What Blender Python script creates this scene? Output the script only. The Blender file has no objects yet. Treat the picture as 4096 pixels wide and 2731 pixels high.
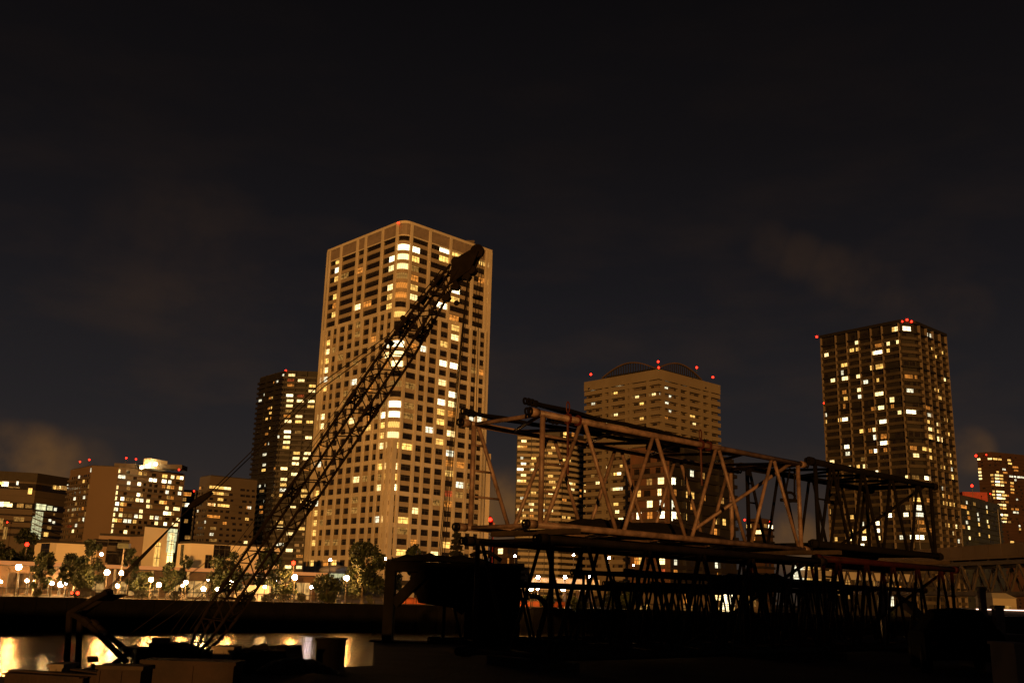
import bpy, math, random
from mathutils import Vector, Matrix
random.seed(11)
R = math.radians
S = bpy.context.scene
COL = S.collection

# ------------------------------------------------------------------ camera
FPX, PITCH, ROLL, CZ = 4025.0, R(14.15), R(1.62), 6.5
fw = Vector((0, math.cos(PITCH), math.sin(PITCH)))
u0 = Vector((0, -math.sin(PITCH), math.cos(PITCH)))
r0 = Vector((1, 0, 0))
rt = math.cos(ROLL) * r0 + math.sin(ROLL) * u0
up = -math.sin(ROLL) * r0 + math.cos(ROLL) * u0
cam_data = bpy.data.cameras.new("camera")
cam = bpy.data.objects.new("camera", cam_data)
COL.objects.link(cam)
cam.matrix_world = Matrix(((rt.x, up.x, -fw.x, 0), (rt.y, up.y, -fw.y, 0), (rt.z, up.z, -fw.z, CZ), (0, 0, 0, 1)))
cam_data.sensor_width = 36
cam_data.lens = 36 * FPX / 4096
cam_data.clip_start, cam_data.clip_end = 0.2, 9000
S.camera = cam


def ray(x, y):
    return fw + ((x - 2048) / FPX) * rt - ((y - 1365.5) / FPX) * up


def at(x, y, Y):
    d = ray(x, y)
    t = Y / d.y
    return Vector((d.x * t, Y, CZ + d.z * t))


def atz(x, y, z):
    d = ray(x, y)
    t = (z - CZ) / d.z
    return Vector((d.x * t, d.y * t, z))


def atplane(x, y, p, n):
    d = ray(x, y)
    o = Vector((0, 0, CZ))
    return o + d * ((p - o).dot(n) / d.dot(n))


# ------------------------------------------------------------------ sky
SUN_EL, SUN_AZ = R(1.0), R(-2.9)      # city glow from behind the camera, nearly level
W = bpy.data.worlds.new("World")
S.world = W
W.use_nodes = True
nt = W.node_tree
nt.nodes.clear()


def N(t, kind, **kw):
    n = t.nodes.new(kind)
    for k, v in kw.items():
        if k.startswith("i_"):
            n.inputs[int(k[2:]) if k[2:].isdigit() else k[2:]].default_value = v
        else:
            setattr(n, k, v)
    return n


def ramp(t, stops, fac, interp='LINEAR'):
    n = t.nodes.new("ShaderNodeValToRGB")
    n.color_ramp.interpolation = interp
    e = n.color_ramp.elements
    while len(e) < len(stops):
        e.new(0.5)
    for el, (p, c) in zip(e, stops):
        el.position = p
        el.color = c if len(c) == 4 else (*c, 1)
    t.links.new(fac, n.inputs[0])
    return n.outputs[0]


def math_n(t, op, a, b=None, c=None, clamp=False):
    n = t.nodes.new("ShaderNodeMath")
    n.operation = op
    n.use_clamp = clamp
    for i, v in enumerate((a, b, c)):
        if v is None:
            continue
        if isinstance(v, (int, float)):
            n.inputs[i].default_value = v
        else:
            t.links.new(v, n.inputs[i])
    return n.outputs[0]


tc = N(nt, "ShaderNodeTexCoord")
sep = N(nt, "ShaderNodeSeparateXYZ")
nt.links.new(tc.outputs["Generated"], sep.inputs[0])
grad = ramp(nt, [(0.0, (.036, .0255, .0185)), (0.06, (.0285, .0220, .0195)), (0.16, (.0162, .0142, .0156)),
                 (0.30, (.0087, .0077, .0093)), (0.42, (.0056, .0046, .0052)), (0.56, (.0030, .0025, .0029)), (0.75, (.0020, .0017, .0021))], sep.outputs[2])
mp = N(nt, "ShaderNodeMapping")
mp.inputs["Scale"].default_value = (3.0, 3.0, 9.0)
mp.inputs["Rotation"].default_value = (0, R(18), 0)
nt.links.new(tc.outputs["Generated"], mp.inputs[0])
nz = N(nt, "ShaderNodeTexNoise", i_Scale=2.2, i_Detail=7.0, i_Roughness=.55)
nt.links.new(mp.outputs[0], nz.inputs["Vector"])
wisp = math_n(nt, 'MULTIPLY', ramp(nt, [(.46, (0, 0, 0)), (.72, (1, 1, 1))], nz.outputs[0]), 1.0)
low = ramp(nt, [(0.0, (1, 1, 1)), (.22, (.5, .5, .5)), (.42, (.12, .12, .12)), (.62, (0, 0, 0))], sep.outputs[2])
fac = math_n(nt, 'MULTIPLY', wisp, low)
nz2 = N(nt, "ShaderNodeTexNoise", i_Scale=19.0, i_Detail=7.0, i_Roughness=.52)
nt.links.new(tc.outputs["Generated"], nz2.inputs["Vector"])
# lit cloud banks low over the city: (photo direction, radius in degrees, weight)
blobs = None
for (bx, by, br, bw) in [(30, 1890, 2.9, .95), (130, 1870, 2.6, .9), (240, 1880, 2.2, .8), (340, 1900, 2.2, .45), (2010, 2030, 2.6, 1.0), (3170, 2170, 2.0, .9),
                         (3300, 2170, 1.4, .7), (3880, 1800, 1.5, .55), (3080, 985, 1.6, .08), (3200, 1030, 1.7, .10), (3320, 1080, 1.8, .11), (3440, 1125, 1.8, .10),
                         (3560, 1165, 1.8, .08), (3700, 1205, 1.9, .07), (3850, 1240, 1.9, .08), (700, 1050, 6, .06)]:
    d = ray(bx, by).normalized()
    vd = N(nt, "ShaderNodeVectorMath", operation='DOT_PRODUCT')
    nt.links.new(tc.outputs["Generated"], vd.inputs[0])
    vd.inputs[1].default_value = d
    mr = N(nt, "ShaderNodeMapRange", interpolation_type='SMOOTHSTEP')
    nt.links.new(vd.outputs["Value"], mr.inputs[0])
    mr.inputs[1].default_value, mr.inputs[2].default_value = math.cos(R(br)), 1.0
    o = math_n(nt, 'MULTIPLY', mr.outputs[0], bw)
    blobs = o if blobs is None else math_n(nt, 'MAXIMUM', blobs, o)
puff = math_n(nt, 'MULTIPLY', blobs, ramp(nt, [(.30, (.1, .1, .1)), (.62, (1, 1, 1))], nz2.outputs[0]))
tot = math_n(nt, 'ADD', math_n(nt, 'MULTIPLY', fac, .14), puff, clamp=True)
mx = N(nt, "ShaderNodeMix", data_type='RGBA')
nt.links.new(tot, mx.inputs[0])
nt.links.new(grad, mx.inputs[6])
mx.inputs[7].default_value = (.115, .056, .020, 1)
bg = N(nt, "ShaderNodeBackground", i_Strength=1.0)
nt.links.new(mx.outputs[2], bg.inputs[0])
sky = N(nt, "ShaderNodeTexSky", sky_type='NISHITA', sun_disc=False, sun_elevation=SUN_EL, sun_rotation=math.pi + SUN_AZ)
bg2 = N(nt, "ShaderNodeBackground", i_Strength=.0006)
nt.links.new(sky.outputs[0], bg2.inputs[0])
add = N(nt, "ShaderNodeAddShader")
nt.links.new(bg.outputs[0], add.inputs[0])
nt.links.new(bg2.outputs[0], add.inputs[1])
wo = N(nt, "ShaderNodeOutputWorld")
nt.links.new(add.outputs[0], wo.inputs[0])

sun_d = bpy.data.lights.new("sun", 'SUN')
sun_d.energy, sun_d.angle, sun_d.color = 2.7, R(.5), (1, .42, .09)
sun = bpy.data.objects.new("sun", sun_d)
COL.objects.link(sun)
travel = Vector((math.sin(-SUN_AZ) * math.cos(SUN_EL), math.cos(SUN_AZ) * math.cos(SUN_EL), -math.sin(SUN_EL)))
sun.rotation_euler = travel.to_track_quat('-Z', 'Y').to_euler()
S.view_settings.view_transform = 'Standard'
S.view_settings.look = 'None'
S.view_settings.exposure = 0
S.view_settings.gamma = 1
S.cycles.use_denoising = True
S.cycles.sample_clamp_indirect = 8
S.cycles.max_bounces = 6


# ------------------------------------------------------------------ materials
def mat(name, col, rough=.7, metal=0.0, var=.18, scale=.6, col2=None, bump=0.0, spec=.5):
    m = bpy.data.materials.new(name)
    m.use_nodes = True
    t = m.node_tree
    b = t.nodes["Principled BSDF"]
    b.inputs["Roughness"].default_value = rough
    b.inputs["Metallic"].default_value = metal
    b.inputs["Specular IOR Level"].default_value = spec
    g = N(t, "ShaderNodeNewGeometry")
    n = N(t, "ShaderNodeTexNoise", i_Scale=scale, i_Detail=6.0, i_Roughness=.6)
    t.links.new(g.outputs["Position"], n.inputs["Vector"])
    a = tuple(c * (1 - var) for c in col)
    z = col2 if col2 else tuple(min(1, c * (1 + var)) for c in col)
    cr = ramp(t, [(.32, a), (.68, z)], n.outputs[0])
    t.links.new(cr, b.inputs["Base Color"])
    if bump:
        n2 = N(t, "ShaderNodeTexNoise", i_Scale=scale * 8, i_Detail=4.0)
        t.links.new(g.outputs["Position"], n2.inputs["Vector"])
        bp = N(t, "ShaderNodeBump", i_Strength=bump, i_Distance=.05)
        t.links.new(n2.outputs[0], bp.inputs["Height"])
        t.links.new(bp.outputs[0], b.inputs["Normal"])
    return m


def emit(name, col, st, sample='AUTO'):
    m = bpy.data.materials.new(name)
    m.use_nodes = True
    t = m.node_tree
    t.nodes.clear()
    e = N(t, "ShaderNodeEmission", i_Strength=st)
    e.inputs[0].default_value = (*col, 1)
    o = N(t, "ShaderNodeOutputMaterial")
    t.links.new(e.outputs[0], o.inputs[0])
    m.cycles.emission_sampling = sample
    return m


def lit_window(name, col, st, dark=.25):
    """a lit room behind a pane: curtains and furniture make the brightness uneven across it"""
    m = bpy.data.materials.new(name)
    m.use_nodes = True
    t = m.node_tree
    t.nodes.clear()
    uv = N(t, "ShaderNodeUVMap")
    oi = N(t, "ShaderNodeObjectInfo")
    g = N(t, "ShaderNodeNewGeometry")
    cmb = N(t, "ShaderNodeCombineXYZ")
    su = N(t, "ShaderNodeSeparateXYZ")
    t.links.new(uv.outputs[0], su.inputs[0])
    gp = N(t, "ShaderNodeSeparateXYZ")
    t.links.new(g.outputs["Position"], gp.inputs[0])
    rnd = math_n(t, 'ADD', math_n(t, 'MULTIPLY', oi.outputs["Random"], 57.0), math_n(t, 'MULTIPLY', gp.outputs[2], .33))
    t.links.new(math_n(t, 'MULTIPLY', su.outputs[0], 5.0), cmb.inputs[0])
    t.links.new(math_n(t, 'MULTIPLY', su.outputs[1], 1.6), cmb.inputs[1])
    t.links.new(rnd, cmb.inputs[2])
    n = N(t, "ShaderNodeTexNoise", i_Scale=1.0, i_Detail=3.0)
    t.links.new(cmb.outputs[0], n.inputs["Vector"])
    v = ramp(t, [(.33, (dark,) * 3), (.5, (.85,) * 3), (.66, (1.3,) * 3)], n.outputs[0])
    s = math_n(t, 'MULTIPLY', v, math_n(t, 'MULTIPLY', math_n(t, 'ADD', .7, math_n(t, 'MULTIPLY', oi.outputs["Random"], .6)), st))
    e = N(t, "ShaderNodeEmission")
    e.inputs[0].default_value = (*col, 1)
    t.links.new(s, e.inputs[1])
    o = N(t, "ShaderNodeOutputMaterial")
    t.links.new(e.outputs[0], o.inputs[0])
    m.cycles.emission_sampling = 'NONE'
    return m


LIT = {
    'W': lit_window("window glow bright", (1, .80, .44), 4.2, .75),
    'w': lit_window("window glow warm white", (1, .68, .26), 2.8, .6),
    'y': lit_window("window glow yellow", (1, .54, .12), 1.7, .45),
    'o': lit_window("window glow amber", (1, .34, .05), .85, .25),
    'd': lit_window("window glow dim", (1, .47, .10), .36, .2),
    'c': lit_window("window glow cool", (1, .90, .60), 1.6, .3),
    'r': lit_window("window glow red", (1, .16, .04), .55, .2),
    'g': lit_window("stair glow greenish", (1, .95, .50), .75, .6),
}
M = {}
M['cream'] = mat("cream concrete cladding", (.47, .43, .35), .8, var=.2, scale=.07)
M['cream_panel'] = mat("ochre spandrel panel", (.31, .26, .19), .8, var=.12, scale=.2)
M['louvre'] = mat("roof louvre", (.22, .18, .15), .6)
M['glass'] = mat("dark window glass", (.016, .013, .010), .12, var=.5, scale=.9, spec=.5)
M['frame'] = mat("window frame", (.05, .045, .04), .5)
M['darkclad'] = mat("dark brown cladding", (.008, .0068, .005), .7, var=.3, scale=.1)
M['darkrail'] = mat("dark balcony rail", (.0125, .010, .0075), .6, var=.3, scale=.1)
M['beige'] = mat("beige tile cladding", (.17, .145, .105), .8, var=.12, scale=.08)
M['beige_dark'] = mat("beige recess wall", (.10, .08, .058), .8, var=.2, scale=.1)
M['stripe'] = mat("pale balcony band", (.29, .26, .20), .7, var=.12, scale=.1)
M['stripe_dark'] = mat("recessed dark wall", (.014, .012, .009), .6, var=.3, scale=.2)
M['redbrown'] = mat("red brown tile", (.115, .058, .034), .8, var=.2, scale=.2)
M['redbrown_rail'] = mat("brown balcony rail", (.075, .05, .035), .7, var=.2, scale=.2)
M['far_red'] = mat("far dark red tile", (.034, .014, .009), .8, var=.25, scale=.06)
M['redbrown_dim'] = mat("dark brown tile", (.05, .026, .016), .8, var=.25, scale=.1)
M['rt_pier'] = mat("pale pier", (.17, .14, .105), .7, var=.15, scale=.1)
M['rt_frame'] = mat("pale frame grid", (.30, .25, .19), .7, var=.15, scale=.1)
M['rt_wall'] = mat("bronze balcony panel", (.050, .040, .027), .7, var=.3, scale=.15)
M['black'] = mat("black band", (.008, .007, .006), .6)
M['grey'] = mat("grey brown render", (.085, .068, .052), .8, var=.15, scale=.06)
M['blank'] = mat("blank tan wall", (.125, .088, .058), .85, var=.08, scale=.04)
M['white_wall'] = mat("white rendered wall", (.80, .72, .57), .8, var=.06, scale=.12)
M['tan_wall'] = mat("tan rendered wall", (.27, .2, .15), .8, var=.1, scale=.12)
M['arcade_wall'] = mat("arcade wall", (.11, .065, .035), .8, var=.3, scale=.5)
M['orange_eave'] = mat("orange eave", (.50, .19, .07), .6, var=.2)
M['roof'] = mat("dark roof", (.03, .025, .02), .8)
M['greenglass'] = mat("green tinted glazing", (.035, .04, .026), .3, var=.4, scale=.2)
M['redpaint'] = mat("red crane paint", (.30, .03, .015), .5)
M['seawall'] = mat("black wet concrete", (.003, .0026, .002), 1.0, var=.4, scale=.5, bump=.4, spec=.1)
M['soil'] = mat("yard ground", (.030, .025, .02), .95, var=.5, scale=.8, bump=.8)
M['paving'] = mat("promenade paving", (.07, .055, .04), .9, var=.2, scale=.5)
M['grass'] = mat("lawn grass", (.075, .085, .020), .9, var=.5, scale=1.2, bump=.6)
M['rail'] = mat("railing paint", (.05, .04, .03), .5)
M['pole'] = mat("lamp pole paint", (.12, .10, .08), .4)
M['tanpaint'] = mat("worn tan boom paint", (.15, .098, .08), .5, var=.5, scale=3.5, col2=(.25, .165, .135), bump=.15)
M['greysteel'] = mat("dark grey boom paint", (.022, .017, .013), .7, var=.4, scale=3, spec=.2)
M['redsteel'] = mat("dark red boom paint", (.032, .0055, .004), .6, spec=.2, var=.4, scale=3)
M['blacksteel'] = mat("black boom paint", (.0042, .0036, .003), .9, var=.4, scale=3, spec=.1)
M['cranesteel'] = mat("sooty crane steel", (.008, .0055, .004), .85, var=.4, scale=2, spec=.1)
M['rope'] = mat("wire rope", (.010, .008, .006), .9, spec=.1)
M['tarp'] = mat("black tarpaulin", (.007, .006, .005), .8, var=.4, scale=2, bump=.6, spec=.15)
M['rust'] = mat("rusty plate", (.016, .007, .004), .85, var=.45, scale=2.2, bump=.5)
M['palebox'] = mat("dirty pale panel", (.13, .105, .08), .8, var=.25, scale=2)
M['timber'] = mat("old timber", (.04, .026, .016), .9, var=.4, scale=3)
M['orange'] = mat("orange barrier mesh", (.62, .13, .03), .8, var=.15)
M['strap'] = mat("red strap", (.045, .004, .003), .7)
M['bark'] = mat("bark", (.07, .05, .03), .9)
M['leaf_a'] = mat("leaf dark", (.006, .011, .002), .7, var=.4, scale=.5)
M['leaf_b'] = mat("leaf olive", (.018, .028, .005), .7, var=.4, scale=.5)
M['needle'] = mat("conifer needle", (.006, .007, .003), .8, var=.4, scale=.5)
M['carpaint'] = mat("black car paint", (.005, .005, .005), .9, var=.1, spec=.05)
M['carglass'] = mat("car glass", (.008, .008, .008), .3, var=.1, spec=.2)
gm = bpy.data.materials.new("cab glass")
gm.use_nodes = True
gt = gm.node_tree
gt.nodes.clear()
tr_, gl_, mx_, ou_ = N(gt, "ShaderNodeBsdfTransparent"), N(gt, "ShaderNodeBsdfGlossy"), N(gt, "ShaderNodeMixShader"), N(gt, "ShaderNodeOutputMaterial")
tr_.inputs[0].default_value = (.8, .8, .75, 1)
gl_.inputs["Roughness"].default_value = .05
mx_.inputs[0].default_value = .08
gt.links.new(tr_.outputs[0], mx_.inputs[1])
gt.links.new(gl_.outputs[0], mx_.inputs[2])
gt.links.new(mx_.outputs[0], ou_.inputs[0])
M['cabglass'] = gm
M['rubber'] = mat("rubber", (.008, .008, .008), .9, spec=.1)
M['bridge_conc'] = mat("bridge parapet concrete", (.105, .075, .05), .85, var=.2, scale=.15)
M['bridge_steel'] = mat("bridge steel", (.040, .030, .022), .7, var=.3, scale=.4)
M['pale_roof'] = mat("pale canvas roof", (.3, .29, .26), .7, var=.1)
EM = {
    'sodium': emit("sodium globe", (1, .43, .10), 760),
    'white': emit("white globe", (1, .55, .19), 480),
    'violet': emit("mercury globe", (1, .80, .80), 130),
    'red': emit("red warning lamp", (1, .016, .006), 9),
    'tail': emit("red tail lamp", (1, .03, .008), 9),
    'strip': emit("light strip", (1, .62, .45), 3.0),
    'flood': emit("flood lamp", (1, .70, .30), 60),
    'cove': emit("lit eave strip", (1, .35, .09), .55, 'NONE'),
}
SHOP = [lit_window("shop glow warm", (1, .54, .16), .62, .2), lit_window("shop glow pale", (1, .66, .28), 1.15, .35),
        lit_window("shop glow dim", (1, .40, .10), .25, .2)]

# water
wm = bpy.data.materials.new("harbour water")
wm.use_nodes = True
t = wm.node_tree
b = t.nodes["Principled BSDF"]
b.inputs["Base Color"].default_value = (.006, .006, .005, 1)
b.inputs["Roughness"].default_value = .235
b.inputs["IOR"].default_value = 1.33
b.inputs["Specular IOR Level"].default_value = .3
g = N(t, "ShaderNodeNewGeometry")
mpw = N(t, "ShaderNodeMapping")
mpw.inputs["Scale"].default_value = (.13, .75, 1)
mpw.inputs["Rotation"].default_value = (0, 0, R(-20))
t.links.new(g.outputs["Position"], mpw.inputs[0])
n1 = N(t, "ShaderNodeTexNoise", i_Scale=1.0, i_Detail=3.0, i_Roughness=.6)
t.links.new(mpw.outputs[0], n1.inputs["Vector"])
bp = N(t, "ShaderNodeBump", i_Strength=.9, i_Distance=.11)
t.links.new(n1.outputs[0], bp.inputs["Height"])
t.links.new(bp.outputs[0], b.inputs["Normal"])
M['water'] = wm


# ------------------------------------------------------------------ mesh helper
class MB:
    def __init__(s):
        s.v, s.f, s.mi, s.uv = [], [], [], {}

    def quad(s, a, b, c, d, m=0, uv=False):
        i = len(s.v)
        s.v += [Vector(a), Vector(b), Vector(c), Vector(d)]
        if uv:
            s.uv[len(s.f)] = uv if isinstance(uv, list) else [(0, 0), (1, 0), (1, 1), (0, 1)]
        s.f.append((i, i + 1, i + 2, i + 3))
        s.mi.append(m)

    def hexa(s, p, m=0):
        i = len(s.v)
        s.v += [Vector(q) for q in p]
        for f in ((0, 3, 2, 1), (4, 5, 6, 7), (0, 1, 5, 4), (1, 2, 6, 5), (2, 3, 7, 6), (3, 0, 4, 7)):
            s.f.append(tuple(i + k for k in f))
            s.mi.append(m)

    def box(s, x0, x1, y0, y1, z0, z1, m=0):
        s.hexa([(x0, y0, z0), (x1, y0, z0), (x1, y1, z0), (x0, y1, z0), (x0, y0, z1), (x1, y0, z1), (x1, y1, z1), (x0, y1, z1)], m)

    def obox(s, o, a, b, c, m=0):
        o, a, b, c = Vector(o), Vector(a), Vector(b), Vector(c)
        s.hexa([o, o + a, o + a + b, o + b, o + c, o + a + c, o + a + b + c, o + b + c], m)

    def prism(s, poly, z0, z1, m=0):
        n = len(poly)
        i = len(s.v)
        s.v += [Vector((p[0], p[1], z0)) for p in poly] + [Vector((p[0], p[1], z1)) for p in poly]
        s.f.append(tuple(i + n + k for k in range(n)))
        s.mi.append(m)
        s.f.append(tuple(i + n - 1 - k for k in range(n)))
        s.mi.append(m)
        for k in range(n):
            j = (k + 1) % n
            s.f.append((i + k, i + j, i + n + j, i + n + k))
            s.mi.append(m)

    def tube(s, p, q, r, r2=None, n=8, m=0, cap=True):
        p, q = Vector(p), Vector(q)
        r2 = r if r2 is None else r2
        d = (q - p).normalized()
        a = d.orthogonal().normalized()
        b2 = d.cross(a)
        i = len(s.v)
        for c, rr in ((p, r), (q, r2)):
            for k in range(n):
                th = 2 * math.pi * k / n
                s.v.append(c + (a * math.cos(th) + b2 * math.sin(th)) * rr)
        for k in range(n):
            j = (k + 1) % n
            s.f.append((i + k, i + j, i + n + j, i + n + k))
            s.mi.append(m)
        if cap:
            s.f.append(tuple(i + n - 1 - k for k in range(n)))
            s.mi.append(m)
            s.f.append(tuple(i + n + k for k in range(n)))
            s.mi.append(m)

    def path(s, pts, r, n=6, m=0):
        for a, b_ in zip(pts[:-1], pts[1:]):
            s.tube(a, b_, r, n=n, m=m)

    def ball(s, c, r, nu=10, nv=6, m=0, sq=(1, 1, 1)):
        c = Vector(c)
        i = len(s.v)
        s.v.append(c + Vector((0, 0, r * sq[2])))
        for a in range(1, nv):
            th = math.pi * a / nv
            for k in range(nu):
                ph = 2 * math.pi * k / nu
                s.v.append(c + Vector((r * sq[0] * math.sin(th) * math.cos(ph), r * sq[1] * math.sin(th) * math.sin(ph), r * sq[2] * math.cos(th))))
        s.v.append(c - Vector((0, 0, r * sq[2])))
        e = len(s.v) - 1
        for k in range(nu):
            j = (k + 1) % nu
            s.f.append((i, i + 1 + k, i + 1 + j))
            s.mi.append(m)
            for a in range(nv - 2):
                p0 = i + 1 + a * nu
                s.f.append((p0 + k, p0 + nu + k, p0 + nu + j, p0 + j))
                s.mi.append(m)
            p0 = i + 1 + (nv - 2) * nu
            s.f.append((p0 + k, e, p0 + j))
            s.mi.append(m)

    def build(s, name, mats, parent=None, smooth=False):
        me = bpy.data.meshes.new(name)
        org = ORG.get(parent.name, Vector()) if parent else Vector()
        me.from_pydata([tuple(v - org) for v in s.v], [], s.f)
        for m in (mats if isinstance(mats, (list, tuple)) else [mats]):
            me.materials.append(m)
        me.polygons.foreach_set("material_index", s.mi)
        if s.uv:
            ul = me.uv_layers.new(name="UVMap")
            for fi, c in s.uv.items():
                for k, li in enumerate(me.polygons[fi].loop_indices):
                    ul.data[li].uv = c[k % len(c)]
        if smooth:
            me.polygons.foreach_set("use_smooth", [True] * len(me.polygons))
        me.update()
        o = bpy.data.objects.new(name, me)
        COL.objects.link(o)
        if parent:
            o.parent = parent
            ORG[o.name] = org
        return o


ORG = {}


def thing(name, label, cat, loc, group=None):
    o = bpy.data.objects.new(name, None)
    COL.objects.link(o)
    o.location = loc
    o['label'], o['category'] = label, cat
    if group:
        o['group'] = group
    ORG[o.name] = Vector(loc)
    return o


def tag(o, label, cat, group=None):
    o['label'], o['category'] = label, cat
    if group:
        o['group'] = group
    return o


def structure(o):
    o['kind'] = 'structure'
    return o


def T(ox, oy, sc, pts):
    """readings taken in an enlarged view back to photo pixels"""
    return [(ox + p[0] / sc, oy + p[1] / sc) + tuple(p[2:]) for p in pts]


def nrm(a, b):
    d = (Vector((b[0], b[1])) - Vector((a[0], a[1]))).normalized()
    return Vector((d.y, -d.x))


def offs(pts, d):
    """offset a plan polyline towards the viewer's side by d, mitred"""
    out = []
    n = len(pts)
    for i in range(n):
        p = Vector((pts[i][0], pts[i][1]))
        if i == 0:
            out.append(p + nrm(pts[0], pts[1]) * d)
        elif i == n - 1:
            out.append(p + nrm(pts[-2], pts[-1]) * d)
        else:
            a, b_ = nrm(pts[i - 1], pts[i]), nrm(pts[i], pts[i + 1])
            m = (a + b_)
            m = m / max(.3, m.length_squared) * 2
            out.append(p + m * d)
    return out


def strip(mb, pts, d0, d1, za, zb, m=0):
    a, b_ = offs(pts, d0), offs(pts, d1)
    i = len(mb.v)
    n = len(a)
    for p, q in zip(a, b_):
        mb.v += [Vector((p.x, p.y, za)), Vector((q.x, q.y, za)), Vector((q.x, q.y, zb)), Vector((p.x, p.y, zb))]
    for k in range(n - 1):
        o = i + 4 * k
        for f in ((1, 5, 6, 2), (2, 6, 7, 3), (0, 4, 5, 1)):
            mb.f.append(tuple(o + x for x in f))
            mb.mi.append(m)
    for f in ((0, 1, 2, 3), (4 * (n - 1), 4 * (n - 1) + 3, 4 * (n - 1) + 2, 4 * (n - 1) + 1)):
        mb.f.append(tuple(i + x for x in f))
        mb.mi.append(m)


def fit_rows(zs, h0):
    best = None
    for i in range(61):
        h = h0 * (.94 + .12 * i / 60)
        for j in range(24):
            o = h * j / 24
            c = sum(min(2 * .2 * h, abs((z - o + h / 2) % h - h / 2)) for z in zs)
            c = c / h
            if best is None or c < best[0]:
                best = (c, h, o)
    return best[1], best[2]


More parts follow.
